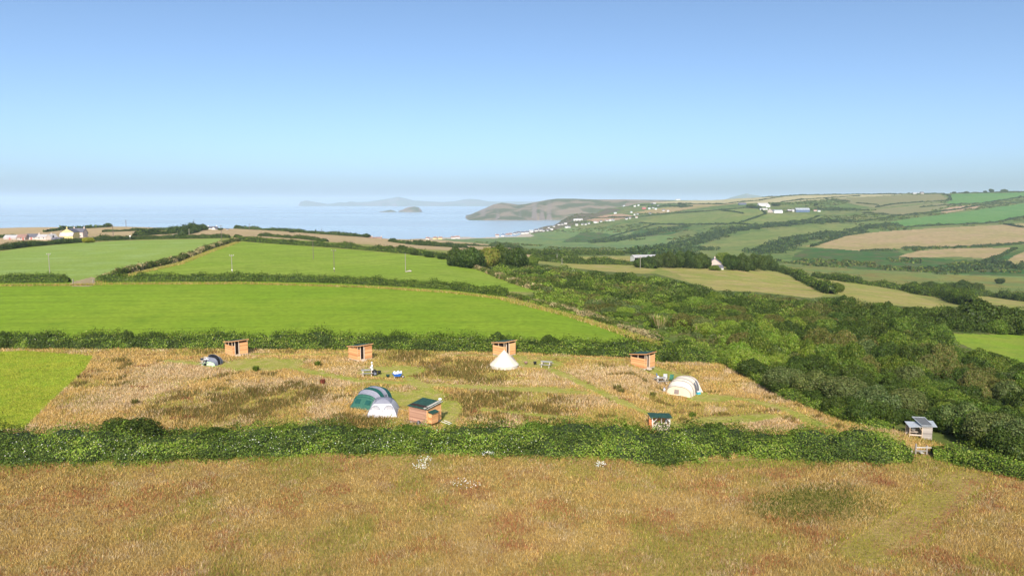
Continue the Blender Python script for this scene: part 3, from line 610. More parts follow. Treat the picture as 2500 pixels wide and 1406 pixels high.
def hedge(label, line, w, h, pal, wts=None, leaf=None, group=None, seed=0, dense=1.0, hvar=.35, flowers=0.0, ymin=0.0, world_line=None, step=18, name='hedge', cat='hedge', pal2=None, mat=None):
    """a hedge: dark solid core under a skin of leaves, following a ground line"""
    L = world_line if world_line is not None else wpoly(line, step, closed=False, ymin=ymin)
    seg = np.hypot(np.diff(L[:, 0]), np.diff(L[:, 1])); s = np.concatenate([[0], np.cumsum(seg)]); tot = s[-1]
    yc = L[:, 1].mean(); leaf = leaf or max(.12, .00145 * yc)
    n = max(6, int(tot / max(.7, .004 * yc))); t = np.linspace(0, tot, n)
    x = np.interp(t, s, L[:, 0]); y = np.interp(t, s, L[:, 1]); 
    dx, dy = np.gradient(x), np.gradient(y); q = np.hypot(dx, dy) + 1e-9; nx_, ny_ = -dy / q, dx / q
    hh = h * (1 + hvar * 2 * (fbm(t, t * 0 + seed * 13.7, max(2.5 * h, .008 * yc), seed, 3) - .5)); ww = w * (1 + .5 * (fbm(t, t * 0 + 99, 5 * h, seed + 5, 2) - .5))
    endf = np.clip(np.minimum(t, tot - t) / (w * .6), .25, 1) ** .5; hh = hh * endf; ww = ww * endf
    ang = np.linspace(-.12, math.pi + .12, 9); ca, sa = np.cos(ang), np.sin(ang)
    def surf(tt, a, rad):
        X = np.interp(tt, t, x); Y = np.interp(tt, t, y); H = np.interp(tt, t, hh); W_ = np.interp(tt, t, ww); A = np.interp(tt, t, nx_); B = np.interp(tt, t, ny_)
        lump = 1 + .42 * (fbm(tt * 1.0, a * 1.6 * h + seed, max(1.2, .012 * yc), seed + 3, 2) - .5) * 2
        c_ = np.sign(np.cos(a)) * np.abs(np.cos(a)) ** .75; o = rad * lump * W_ / 2 * c_
        zz = zat(X + A * o, Y + B * o) + rad * lump * H * np.maximum(np.sin(a), -.05) ** .8 if False else zat(X + A * o, Y + B * o) + rad * lump * H * np.sign(np.sin(a)) * np.abs(np.sin(a)) ** .8
        return np.stack([X + A * o, Y + B * o, zz], 1), np.stack([A * np.cos(a), B * np.cos(a), np.sin(a) + 0 * A], 1)
    TT, AA = np.meshgrid(t, ang, indexing='ij'); cv, _ = surf(TT.ravel(), AA.ravel(), .84)
    i, j = np.meshgrid(np.arange(n - 1), np.arange(8), indexing='ij'); i = i.ravel(); j = j.ravel()
    cf = np.stack([i * 9 + j, (i + 1) * 9 + j, (i + 1) * 9 + j + 1, i * 9 + j + 1], 1)
    me = mesh_np(name, cv, cf, smooth=True); me.materials.append(M['core'])
    o = tag(link(name, me), label, cat, group)
    area = tot * (h * 1.7 + w * .8); nl = int(min(area / (leaf * leaf * .62 * .5) * 1.15 * dense, 110000))
    tt = rng.uniform(0, tot, nl); a = rng.uniform(-.05, math.pi + .05, nl)
    rad = rng.uniform(.86, 1.14, nl); q_ = rng.uniform(size=nl); rad = np.where(q_ < .07, rng.uniform(1.1, 1.42, nl), rad); a = np.where((q_ > .07) & (q_ < .13), np.where(rng.uniform(size=nl) < .5, 1, -1) * rng.uniform(.0, .16, nl) + np.where(rng.uniform(size=nl) < .5, 0, math.pi), a); rad = np.where((q_ > .07) & (q_ < .13), rng.uniform(1.05, 1.35, nl), rad)
    p, nr = surf(tt, a, rad); nr = unit(nr + rng.normal(0, .6, nr.shape) + np.array([0, 0, .25]))
    v, f = leaf_quads(p, nr, leaf * rng.uniform(.7, 1.35, nl))
    col = tints(nl, pal, wts)
    if pal2 is not None:                                     # stretches of another plant
        m_ = fbm(tt, a * h * 2, max(3.0, .02 * yc), seed + 40, 2) + .08 * rng.normal(size=nl) > .55; col[m_] = tints(int(m_.sum()), pal2)
    patch = .78 + .5 * fbm(tt, a * h * 1.5, max(2.0, .015 * yc), seed + 60, 2); col = col * patch[:, None]
    fm = mesh_np('foliage', v, f, np.repeat(col, 3, 0)); fm.materials.append(M['leaf'])
    tag(link('foliage', fm, o), None, None, None, 'stuff')
    if flowers:
        k = int(tot * h * flowers); tt = rng.uniform(0, tot, k); m_ = fbm(tt, tt * 0, 9, seed + 70, 2) > .42; tt = tt[m_]; k = len(tt)
        p, nr = surf(tt, rng.uniform(.3, math.pi - .15, k), rng.uniform(1.05, 1.16, k))
        v, f = leaf_quads(p, unit(nr + rng.normal(0, .3, nr.shape)), rng.uniform(.05, .11, k), .9)
        fm = mesh_np('flowers', v, f, np.repeat(tints(k, [(.75, .74, .66), (.70, .72, .55)], None, .06), 3, 0)); fm.materials.append(M['leaf'])
        tag(link('flowers', fm, o), None, None, None, 'stuff')
    return o

# --- the near hedges
hedge('long dense hedge across the foreground with white bramble flowers', [(-260, 1114), (0, 1112), (200, 1107), (400, 1102), (640, 1094), (900, 1089), (1200, 1091), (1480, 1094), (1600, 1108), (1680, 1100), (1745, 1093), (1900, 1100), (2100, 1107), (2215, 1117)], 5.0, 1.9, MID + DARK, None, .15, None, 1, 1.15, .6, 9.0, pal2=BRIGHT)
hedge('long hedge behind the row of wooden huts', [(-300, 847), (0, 847), (400, 846), (800, 849), (1250, 855), (1500, 867), (1640, 877), (1760, 883)], 3.2, 2.1, MID + BRIGHT, None, .20, None, 2, 1.2, .30, 2.0, pal2=DARK)
hedge('hedge between the two green fields right of the gateway', [(234, 688), (600, 686), (800, 690), (900, 695), (1000, 700), (1100, 707), (1240, 724)], 3.0, 2.0, DARK + MID, None, None, None, 3, 1.2, .30, 3.0, pal2=MID)
hedge('hedge left of the earth gateway', [(-300, 690), (0, 690), (170, 689)], 3.0, 2.2, DARK + MID, None, None, None, 4, 1.2, .25)
hedge('bramble and grass bank running diagonally up between the green fields', [(245, 683), (330, 660), (430, 639), (500, 611), (545, 596), (585, 587)], 3.2, 1.6, DARK + BROWN, None, None, None, 5, 1.1, .4, pal2=STRAW)
hedge('thick hedge along the top of the pole field', [(575, 587), (700, 597), (800, 603), (900, 611), (1000, 620), (1095, 633)], 5.0, 2.6, DARK + MID, None, None, None, 6, 1.1, .5)
hedge('dark hedge along the far edge of the pale field', [(200, 590), (330, 585), (430, 583), (560, 581)], 5.0, 2.6, DARK, None, None, None, 7, 1.1, .45)
hedge('dark hedge at the left edge in front of the farm buildings', [(-300, 618), (0, 611), (60, 603), (130, 597), (195, 592)], 5.0, 2.6, DARK, None, None, None, 8, 1.1, .4)
hedge('overgrown hedge edging the pole field above the thicket', [(1095, 633), (1180, 662), (1260, 692), (1340, 718)], 3.0, 1.5, MID + BROWN, None, None, None, 9, 1.1, .4, pal2=STRAW)
hedge('grassy bramble bank along the right edge of the bright field', [(1245, 724), (1320, 742), (1410, 766), (1510, 797), (1615, 834)], 2.2, .9, BROWN + MID, None, None, None, 10, 1.1, .4, pal2=STRAW)
hedge('bramble bank beside the wooden stile', [(2275, 1112), (2340, 1122), (2420, 1142), (2520, 1165), (2700, 1200)], 3.0, 1.3, BRIGHT + MID, None, .15, None, 11, 1.2, .4, 4.0)
hedge('low bramble fringe between the campsite and the willows', [(1755, 876), (1830, 918), (1950, 978), (2090, 1030), (2180, 1052)], 2.2, .9, BRIGHT + MID, None, .16, None, 12, 1.2, .4, 2.0)
# --- hedges of the middle distance and of the far hillside
LG = 'hedgerows on the clifftop left of the sea'
for k, (ln, w, h) in enumerate([([(-300, 588), (0, 581), (40, 579)], 5, 2.5), ([(110, 567), (160, 560), (240, 556), (310, 552), (470, 552)], 5, 2.2), ([(250, 567), (330, 564), (440, 561)], 4, 2), ([(330, 576), (400, 572), (440, 567), (470, 560), (478, 553)], 7, 3.5), ([(440, 575), (470, 568), (500, 558)], 6, 3.2), ([(545, 557), (620, 561), (700, 565), (760, 570), (830, 575), (905, 580)], 6, 2.6), ([(630, 576), (740, 584), (800, 590)], 5, 2.2), ([(950, 590), (1010, 598), (1060, 601), (1140, 606)], 5, 2.2), ([(1010, 592), (1100, 598), (1200, 602)], 4, 1.8), ([(1195, 601), (1250, 606), (1275, 611)], 8, 4)]):
    hedge('dark hedgerow crossing the tan clifftop fields', ln, w, h, DARK, None, None, LG, 20 + k, 1.0, .9)
MG = 'hedgerows between the small fields in the valley'
for k, (ln, w, h) in enumerate([([(1300, 633), (1350, 640), (1420, 645), (1500, 646), (1560, 647)], 6, 3.2), ([(1330, 627), (1420, 622), (1520, 623)], 6, 3), ([(1280, 618), (1340, 628), (1370, 632)], 8, 4), ([(1560, 652), (1600, 656)], 5, 3), ([(1990, 677), (2080, 690), (2150, 700), (2220, 712), (2260, 722)], 7, 3.2), ([(1890, 660), (1930, 672), (1975, 692), (2030, 718)], 5, 3), ([(2290, 718), (2330, 735), (2370, 748)], 8, 4), ([(2330, 719), (2420, 724), (2500, 735), (2700, 750)], 6, 3)]):
    hedge('thorn hedgerow between the small dry fields in the valley', ln, w, h, DARK + MID, None, None, MG, 40 + k, 1.0, .9)
FG = 'hedgerows on the far hillside'
FAR = [[(1560, 545), (1640, 549), (1780, 548), (1800, 546)], [(1440, 533), (1550, 531), (1640, 522), (1720, 517), (1800, 510), (1840, 505)], [(1520, 506), (1580, 501), (1650, 498), (1760, 499), (1790, 496), (1860, 489), (1920, 479)],
       [(1860, 480), (1960, 477), (2100, 475), (2200, 473), (2290, 473)], [(1905, 494), (1960, 488), (2020, 484), (2100, 479)], [(2015, 486), (2040, 490), (2075, 493)], [(2090, 496), (2145, 501)], [(2138, 507), (2180, 499), (2250, 494), (2310, 491), (2322, 485)],
       [(2260, 473), (2300, 472), (2318, 479), (2322, 490)], [(2320, 472), (2400, 471), (2500, 469), (2700, 466)], [(2245, 507), (2290, 503), (2330, 499), (2400, 497), (2500, 481)], [(2105, 520), (2140, 523), (2200, 526)], [(2090, 543), (2140, 536), (2200, 527), (2270, 520), (2330, 513), (2400, 500), (2500, 495)],
       [(2210, 555), (2310, 550), (2400, 547), (2430, 544), (2500, 529)], [(2100, 613), (2190, 612)], [(2200, 607), (2290, 606)], [(2300, 605), (2400, 604), (2500, 595)], [(1980, 603), (2060, 577), (2120, 567)], [(1780, 546), (1860, 551), (1960, 545), (2080, 541)], [(1850, 506), (1870, 523), (1800, 547)], [(1600, 548), (1560, 560), (1500, 576), (1450, 590)],
       [(2000, 528), (1960, 542)], [(2020, 515), (2105, 514)], [(1760, 514), (1800, 519), (1815, 522)], [(2450, 548), (2500, 556)], [(2480, 606), (2440, 628), (2400, 640)]]
for k, ln in enumerate(FAR):
    hedge('dark hedgerow dividing the far hillside fields', ln, 4.5, 2.6, DARK + BLUE, None, None, FG, 60 + k, .9, 1.0)
# --- belts of trees on the far slope: far woods that read as one mass
for k, (ln, w, h, lb) in enumerate([
   ([(1585, 622), (1640, 607), (1700, 592), (1740, 578), (1770, 566), (1850, 556), (1960, 545), (2060, 542)], 42, 9, 'long dark tree belt climbing the middle of the far slope'),
   ([(1440, 593), (1500, 588), (1560, 578), (1620, 564), (1680, 553)], 30, 8, 'dark tree belt nearest the village slope'),
   ([(1640, 617), (1690, 610), (1740, 612)], 34, 8, 'short wood at the foot of the far slope'),
   ([(1855, 620), (1900, 600), (1950, 585), (2010, 576), (2060, 570)], 40, 8, 'dark wood beside the big tan hill field'),
   ([(2080, 566), (2120, 556), (2170, 550), (2200, 553)], 26, 7, 'small wood at the corner of the green hill field'),
   ([(2000, 512), (2060, 512), (2105, 514)], 44, 6, 'dark scrub belt right of the blue barn'),
   ([(2310, 660), (2370, 655), (2420, 660)], 40, 6, 'dark scrub patch on the bracken slope'),
   ([(2410, 640), (2460, 652), (2560, 660)], 40, 6, 'dark scrub at the right edge of the valley'),
   ([(2290, 670), (2330, 671)], 16, 4, 'small scrub patch by the marsh edge'),
   ([(1590, 506), (1640, 503), (1680, 506)], 30, 5, 'dark gorse patch above the village')]):
    L = wpoly(ln, 8, False); sl = np.concatenate([[0], np.cumsum(np.hypot(np.diff(L[:, 0]), np.diff(L[:, 1])))]); nt = int(sl[-1] * w / 42); t = rng.uniform(0, sl[-1], nt)
    tx = np.interp(t, sl, L[:, 0]) + rng.normal(0, w * .30, nt); ty = np.interp(t, sl, L[:, 1]) + rng.normal(0, w * .30, nt); tr_ = rng.uniform(.28, .62, nt) * h; tz = zat(tx, ty)
    V, C = [], []
    for q in range(nt):
        p_, d_ = crown_pts(900 + q % 9, 56, 1.1, 6, .2)[:2]; c_ = p_ * np.array([tr_[q] * 1.3, tr_[q] * 1.3, tr_[q] * rng.uniform(.9, 1.5)]) + np.array([tx[q], ty[q], tz[q] - .2])
        v, f = leaf_quads(c_, d_, max(.0011 * ty[q], tr_[q] * .5) * rng.uniform(.7, 1.2, len(p_)), .8); V.append(v); C.append(np.repeat(tints(len(p_), BLUE + DARK) * rng.uniform(.7, 1.35), 3, 0))
    V = np.concatenate(V); me = mesh_np('wood', V, np.arange(len(V)).reshape(-1, 3), np.concatenate(C)); me.materials.append(M['leaf']); tag(link('wood', me), lb, 'wood', None, 'stuff')
# scrub scattered over the rough hill, too small to count
n = 26000; sx_ = rng.uniform(-.05, .74, n); sy_ = rng.uniform(760, 2500, n); sx_ = sx_ * sy_
hillm = mat_idx = None
ok = (zat(sx_, sy_) > -58) & (fbm(sx_, sy_, 120, 201, 3) > .54)
bad = np.zeros(n, bool)
for nm, lb, mt, poly in FIELDS:
    if mt in ('hilltan', 'hillgreen', 'hilltop', 'olive', 'pinkfield', 'pasture', 'drypasture'): bad |= inside(sx_, sy_, wpoly(poly))
ok &= ~bad; sx_, sy_ = sx_[ok][:4200], sy_[ok][:4200]; sz_ = zat(sx_, sy_); V, C = [], []
sr_ = rng.uniform(1.0, 3.4, len(sx_)); lowp = [crown_pts(950 + q, 14, .8, 4, .2)[:2] for q in range(8)]
for q in range(len(sx_)):
    p_, d_ = lowp[q % 8]; v, f = leaf_quads(p_ * np.array([sr_[q] * 1.3, sr_[q] * 1.3, sr_[q] * .8]) + np.array([sx_[q], sy_[q], sz_[q] - .3]), d_, sr_[q] * 1.0, .8); V.append(v); C.append(np.repeat(tints(len(p_), DARK + MID + BROWN), 3, 0))
V = np.concatenate(V); me = mesh_np('hillside_scrub', V, np.arange(len(V)).reshape(-1, 3), np.concatenate(C)); me.materials.append(M['leaf']); tag(link('hillside_scrub', me), 'gorse and bramble scrub scattered over the rough far hillside', None, None, 'stuff')

# --- single trees and bushes that can be told apart
tree_px('tree', 1112, 650, 62, 42, 'dark', 'dark tree at the left end of the rounded grove', group=None)
tree_px('tree', 1150, 655, 80, 48, 'dark', 'tallest dark tree in the rounded grove beyond the pole field')
tree_px('tree', 1188, 656, 60, 46, 'brown', 'yellowish green tree in the middle of the rounded grove', col=(1.5, 1.5, 1.0))
tree_px('tree', 1222, 657, 70, 54, 'dark', 'dark tree right of the yellowish one in the rounded grove')
tree_px('tree', 1262, 661, 72, 52, 'dark', 'dark tree at the right end of the rounded grove')
tree_px('bush', 1300, 648, 34, 22, 'mid', 'small bush just right of the rounded grove', 'bush', part='stem')
for k, (x, y, w, h) in enumerate([(925, 612, 22, 13), (952, 615, 24, 15), (984, 618, 28, 18), (1012, 623, 26, 15), (1045, 628, 28, 14), (1078, 633, 24, 13), (895, 580, 22, 9), (712, 568, 16, 5), (580, 584, 22, 11)]):
    tree_px('bush', x, y, w, h, 'dark', 'dark bush standing in a hedge beyond the pole field', 'bush', 'bushes in the hedges beyond the pole field', part='stem')
for od, (x, y, w, h) in ranked([(1560, 653, 34, 20), (1583, 654, 40, 27), (1608, 653, 44, 31), (1634, 654, 46, 36), (1660, 654, 46, 38), (1686, 655, 46, 39), (1710, 656, 38, 35), (1725, 656, 26, 28)]):
    tree_px('tree', x, y, w, h, 'dark', od + ' tree from the left in the wind clipped belt left of the pink farmhouse', 'tree', 'wind clipped trees left of the farmhouse')
for od, (x, y, w, h) in ranked([(1786, 659, 48, 34), (1812, 661, 52, 38), (1840, 661, 52, 39), (1866, 661, 46, 36), (1886, 662, 34, 24)]):
    tree_px('tree', x, y, w, h, 'dark', od + ' tree from the left in the wind clipped belt right of the pink farmhouse', 'tree', 'wind clipped trees right of the farmhouse')
tree_px('tree', 1764, 650, 42, 32, 'mid', 'round tree just behind the pink farmhouse roof')
tree_px('bush', 1745, 660, 30, 12, 'mid', 'low bush against the front of the pink farmhouse', 'bush', part='stem')
for od, (x, y, w, h) in ranked([(1912, 666, 22, 14), (1928, 672, 24, 14), (1950, 683, 24, 14), (1976, 693, 26, 15), (2002, 703, 26, 14)]):
    tree_px('bush', x, y, w, h, 'dark', od + ' thorn bush from the left in the hedge beside the large dry pasture', 'bush', 'thorn bushes in the hedge right of the dry pasture', part='stem')
tree_px('tree', 2045, 713, 32, 22, 'mid', 'single round tree at the lower end of the thorn hedge')
for od, (x, y, w, h) in ranked([(2232, 712, 42, 22), (2272, 714, 48, 26), (2310, 715, 46, 24), (2348, 717, 56, 30), (2384, 718, 44, 26)]):
    tree_px('tree', x, y, w, h, 'dark', od + ' dark tree from the left in the small wood beside the marsh', 'tree', 'trees of the small wood beside the marsh')
tree_px('bush', 2440, 693, 28, 13, 'dark', 'lone dark round bush on the marsh', 'bush', part='stem')
tree_px('tree', 2386, 803, 100, 66, 'dark', 'large dark tree behind the green paddock')
tree_px('tree', 2326, 800, 74, 44, 'dark', 'smaller tree left of the large one behind the green paddock')
tree_px('tree', 2470, 815, 92, 60, 'dark', 'dark tree at the right edge behind the green paddock')
tree_px('bush', 1748, 1086, 78, 52, 'dark', 'rounded bush rising from the foreground hedge near the shelter', 'bush', fine=True, part='stem')
tree_px('bush', 2062, 1098, 70, 44, 'dark', 'rounded bush in the right part of the foreground hedge', 'bush', fine=True, part='stem')
tree_px('bush', 300, 1092, 180, 62, 'dark', 'broad dark gorse bush rising in the left part of the foreground hedge', 'bush', fine=True, part='stem')
for od, (x, y, w, h) in ranked([(700, 1088, 120, 50), (1010, 1082, 90, 42), (1300, 1086, 130, 52), (1420, 1084, 90, 46), (1530, 1086, 80, 44), (1960, 1092, 90, 44), (860, 1086, 80, 44), (520, 1094, 110, 46)]):
    tree_px('bush', x, y, w, h, random.choice(['dark', 'mid']), od + ' smaller gorse bush from the left bulging out of the foreground hedge', 'bush', 'bushes in the foreground hedge', fine=True, part='stem')
for od, (x, y, w, h) in ranked([(15, 848, 46, 36), (118, 848, 38, 34), (310, 847, 34, 40), (740, 850, 40, 34), (1216, 853, 50, 40), (1340, 856, 44, 38), (1660, 870, 60, 38)]):
    tree_px('bush', x, y, w, h, 'dark', od + ' dark bush from the left in the hedge behind the huts', 'bush', 'bushes in the hedge behind the huts', part='stem')
for od, (x, y, w, h) in ranked([(1915, 955, 110, 54), (1985, 972, 120, 62), (2065, 992, 124, 66), (2140, 1018, 124, 70), (2215, 1016, 110, 62), (2352, 1064, 140, 76), (2420, 1096, 150, 84), (2490, 1122, 150, 94), (2580, 1150, 150, 96)]):
    tree_px('willow', x, y, w, h, 'grey', od + ' grey green willow from the left along the campsite side of the thicket', 'willow', 'willows along the edge of the thicket', fine=True)

# --- the valley thicket: 300 largest bushes as things, the rest one mass
TH = wpoly(FIELDS[[f[0] for f in FIELDS].index('scrub_floor')][3])
TH2 = wpoly([(1250, 732), (1310, 748), (1400, 773), (1500, 804), (1600, 840), (1755, 874), (1835, 920), (1955, 980), (2100, 1034), (2190, 1040), (2300, 1060), (2400, 1115), (2500, 1150), (3400, 1150), (3400, 790), (2500, 776), (2400, 766), (2300, 774), (2270, 772), (2100, 762), (2050, 746), (1980, 750), (1850, 734), (1750, 730), (1680, 710), (1600, 688), (1560, 686), (1400, 672), (1290, 660), (1200, 662), (1270, 692), (1350, 716)])
GP = wpoly([(2295, 812), (2400, 814), (2900, 818), (2900, 935), (2500, 920), (2430, 905), (2330, 866)])
lane = wpoly([(1240, 726), (1310, 744), (1400, 769), (1500, 800), (1610, 842)], closed=False)
bx = rng.uniform(TH[:, 0].min(), min(TH[:, 0].max(), 330), 90000); by = np.exp(rng.uniform(math.log(55), math.log(460), 90000))
ok = inside(bx, by, TH2) & ~inside(bx, by, GP) & (bx / by < .78); bx, by = bx[ok], by[ok]
gr = np.interp(by, [60, 110, 200, 450], [1.25, 1.5, 2.0, 2.8]) * rng.uniform(.7, 1.5, len(bx))
keep = []; cell = {}
for i in range(len(bx)):
    r_ = gr[i]; key = (int(bx[i] // 4), int(by[i] // 4)); good = True
    for a in (-1, 0, 1):
        for b in (-1, 0, 1):
            for j in cell.get((key[0] + a, key[1] + b), ()):
                if (bx[i] - bx[j]) ** 2 + (by[i] - by[j]) ** 2 < (.62 * (r_ + gr[j])) ** 2: good = False; break
            if not good: break
        if not good: break
    if good: cell.setdefault(key, []).append(i); keep.append(i)
    if len(keep) > 2600: break
bx, by, br = bx[keep], by[keep], gr[keep]
dl = seg_dist(bx, by, lane); edge = np.clip(dl / 14, .35, 1)
br = br * np.clip(edge, .5, 1); bz = zat(bx, by)
bh = br * rng.uniform(.85, 1.3, len(br)) * np.interp(vnoise(bx, by, 22, 77), [.2, .8], [.7, 1.45]) * edge ** .6 * np.interp(by, [150, 260, 420], [1, .8, .6])
kn = fbm(bx, by, 11, 91, 2) + .10 * rng.normal(size=len(bx)); far = by > 240
bk = np.where(kn < .42, 0, np.where(kn < .55, 1, np.where(kn < .66, 2, np.where(kn < .70, 3, 4))))
bk = np.where((dl < 26) & (bk == 0), 2, bk); bk = np.where((bx / by > .42) & (bk == 2), 0, bk)
KN = ['dark', 'mid', 'bright', 'grey', 'brown']
DESC = {'dark': 'dense dark green bush', 'mid': 'mid green bush', 'bright': 'bright green bush', 'grey': 'grey green bush', 'brown': 'olive brown bush'}
gpc = GP[:, :2].mean(0)
def where(i):
    if dl[i] < 24: return 'along the bright field edge of the valley thicket'
    if bx[i] / by[i] > .52 and 120 < by[i] < 240: return 'in the thicket around the green paddock'
    if by[i] > 190: return 'in the far part of the thicket below the dry pastures'
    if by[i] < 100: return 'in the thicket just behind the willows and grey shed'
    return 'in the middle of the valley thicket'
order = np.argsort(-br / by); big = order[:290]; rest = order[290:]
for i in big:
    k = KN[bk[i]]; plant('bush', (bx[i], by[i], bz[i] - .1), br[i] * 2.3, bh[i] * 1.15, k, DESC[k] + ' ' + where(i), 'bush', DESC[k] + 'es ' + where(i), part='stem')
V, C = [], []
low = [crown_pts(700 + s, 300, 1.1, 7, .25)[:2] for s in range(6)]
pals = [DARK, MID, BRIGHT, GREY, BROWN]
for q, i in enumerate(rest):
    p, d = low[q % 6]; a = rng.uniform(0, 6.28); R_ = np.array([[math.cos(a), -math.sin(a), 0], [math.sin(a), math.cos(a), 0], [0, 0, 1]])
    sc = np.array([br[i] * 1.15, br[i] * 1.15, bh[i]])
    c_ = (p * sc) @ R_.T + np.array([bx[i], by[i], bz[i] - .1]); v, f = leaf_quads(c_, d @ R_.T, max(.0017 * by[i], .2) * rng.uniform(.8, 1.3, len(p)), .7)
    V.append(v); C.append(np.repeat(tints(len(p), pals[bk[i]]) * rng.uniform(.8, 1.15), 3, 0))
if V:
    V = np.concatenate(V); me = mesh_np('thicket', V, np.arange(len(V)).reshape(-1, 3), np.concatenate(C)); me.materials.append(M['leaf'])
    tag(link('thicket', me), 'far mass of scrub and bushes filling the valley thicket', 'thicket', None, 'stuff')

# ------------------------------------------------------------------ grass
def blades(name, label, x, y, h, w, col, lean=.65, z=None):
    n = len(x); z = zat(x, y) if z is None else z; a = rng.uniform(0, 6.28, n); b = rng.uniform(0, 6.28, n); l_ = h * lean * rng.uniform(.2, 1.3, n)
    base = np.stack([x, y, z - .03], 1); side = np.stack([np.cos(a), np.sin(a), a * 0], 1) * (w / 2)[:, None]
    tip = base + np.stack([np.cos(b) * l_, np.sin(b) * l_, h], 1)
    v = np.stack([base - side, base + side, tip], 1).reshape(-1, 3)
    me = mesh_np(name, v, np.arange(n * 3).reshape(-1, 3), np.repeat(np.clip(col, .005, .85), 3, 0)); me.materials.append(M['grass_blade'])
    return tag(link(name, me), label, None, None, 'stuff')
RUSH = [ell(*e) for e in [(560, 985, 200, 46), (720, 960, 90, 22), (420, 975, 60, 22), (1230, 985, 190, 36), (1110, 900, 110, 28), (1000, 870, 60, 14), (480, 862, 60, 8), (1180, 925, 60, 14), (900, 1030, 120, 14)]]
PALE = [ell(*e) for e in [(440, 905, 130, 24), (330, 960, 110, 40), (760, 935, 120, 14), (860, 905, 90, 12), (1370, 915, 120, 10), (1500, 920, 110, 30), (800, 975, 60, 14), (1330, 935, 90, 7), (1420, 980, 80, 16)]]
straw = np.array([(.52, .325, .10), (.57, .385, .155), (.46, .29, .085), (.59, .42, .20)])
red = np.array([(.41, .17, .08), (.46, .22, .11), (.36, .15, .065)])
olive = np.array([(.34, .29, .06), (.28, .27, .055), (.38, .32, .085)])
grn = np.array([(.25, .34, .035), (.30, .38, .042), (.21, .30, .032)])
rushc = np.array([(.16, .125, .035), (.12, .12, .03), (.21, .13, .045)])
pink = np.array([(.58, .41, .25), (.53, .37, .20), (.61, .46, .30)])
def pick(pal, n): return pal[rng.integers(0, len(pal), n)]
def lay(col, m_, pal, p=1.0):
    s = (rng.uniform(size=len(col)) < m_ * p); col[s] = pick(pal, int(s.sum())); return col
# foreground meadow
n = 430000; yy = np.exp(rng.uniform(math.log(34), math.log(66), n)); xx = rng.uniform(-.80, .80, n) * yy
front = np.interp(xx / yy, slope_x(np.array([-200., 0, 640, 1200, 2100, 2215, 2300, 2500, 2800]), 1120), [66, 62.5, 63.5, 65.5, 64, 64.5, 63.5, 60.5, 57])
m_ = yy < front + .6; xx, yy, front = xx[m_], yy[m_], front[m_]; n = len(xx)
col = pick(straw, n).copy()
lay(col, np.clip((fbm(xx, yy, 2.8, 50, 3) - .50) * 5, 0, 1), red, .66)
lay(col, np.clip((fbm(xx, yy, 6, 51, 3) - .54) * 6, 0, 1), olive, .75)
lay(col, np.clip((fbm(xx, yy, 1.8, 52, 3) - .55) * 5, 0, 1), pink, .45)
lay(col, np.clip((yy - front + 5) / 5, 0, 1) * (fbm(xx, yy, 5, 53, 2) > .42), olive, .7)
lay(col, np.clip((yy - front + 2.2) / 2.2, 0, 1), grn, .45)
dk = in_ell(xx, yy, ell(1985, 1228, 150, 40), .9); lay(col, dk, np.array([(.13, .15, .03), (.18, .18, .035), (.10, .125, .025)]), .92)
tr = wpoly([(2100, 1345), (2200, 1300), (2260, 1255), (2310, 1205), (2360, 1165)], 15, False)
td = seg_dist(xx, yy, tr); lay(col, np.clip(1.5 - td / 1.8, 0, 1), np.array([(.36, .33, .05), (.33, .31, .045), (.40, .34, .07)]), .93)
hgt = rng.uniform(.10, .30, n) * (.8 + .4 * fbm(xx, yy, 3, 55, 2)); hgt[td < 1.5] *= .55
tr2 = wpoly([(2170, 1350), (2270, 1300), (2330, 1240), (2372, 1175)], 15, False); lay(col, np.clip(1 - seg_dist(xx, yy, tr2) / .7, 0, 1), red, .7)
col = .90 * col * np.array([.97, 1.0, .92]) * (1 + rng.normal(0, .24, (n, 1))) * (.84 + .32 * fbm(xx, yy, 1.3, 56, 2))[:, None]
blades('meadow_grass', 'tall dry seeding grass in straw, rust and olive across the foreground', xx, yy, hgt, rng.uniform(.035, .07, n) * yy / 50, col)
# campsite meadow
n = 460000; yy = np.exp(rng.uniform(math.log(66), math.log(134), n)); xx = rng.uniform(-.82, .62, n) * yy
crop_w = wpoly(FIELDS[5][3]); incrop = inside(xx, yy, crop_w)
m_ = ~inside(xx, yy, TH); 
b1 = np.interp(xx / yy, slope_x(np.array([-300., 0, 800, 1250, 1500, 1640, 1760]), 850), [P(a_, q)[1] for a_, q in ((-300, 852), (0, 852), (800, 854), (1250, 858), (1500, 866), (1640, 873), (1760, 879))])
m_ &= yy < b1 + .8; xx, yy, incrop, b1 = xx[m_], yy[m_], incrop[m_], b1[m_]; n = len(xx)
gm = mown(xx, yy)
rm = np.zeros(n)
for e in RUSH: rm = np.maximum(rm, in_ell(xx, yy, e, .6))
pm = np.zeros(n)
for e in PALE: pm = np.maximum(pm, in_ell(xx, yy, e, .6))
col = pick(straw, n).copy()
lay(col, np.clip((fbm(xx, yy, 6, 60, 3) - .5) * 6, 0, 1), olive, .6)
lay(col, np.clip((fbm(xx, yy, 4, 61, 3) - .56) * 6, 0, 1), pink, .8)
lay(col, pm, pink, .75)
rn = fbm(xx, yy, 3.0, 62, 3); lay(col, rm * np.clip((rn - .34) * 7, 0, 1), rushc, .85); lay(col, rm * np.clip((.45 - rn) * 7, 0, 1), olive, .8)
tuft = (vnoise(xx, yy, 1.6, 63) > .80) & (fbm(xx, yy, 11, 64, 2) > .48); lay(col, tuft * 1.0, rushc, .8)
lay(col, np.clip((yy - b1 + 3) / 3, 0, 1) * .5, olive, .8)
lay(col, (vnoise(xx, yy, 1.9, 65) > .93) * 1.0, np.array([(.26, .09, .05), (.22, .10, .05)]), .6)
lay(col, gm, grn, .55); lay(col, gm, olive, .25)
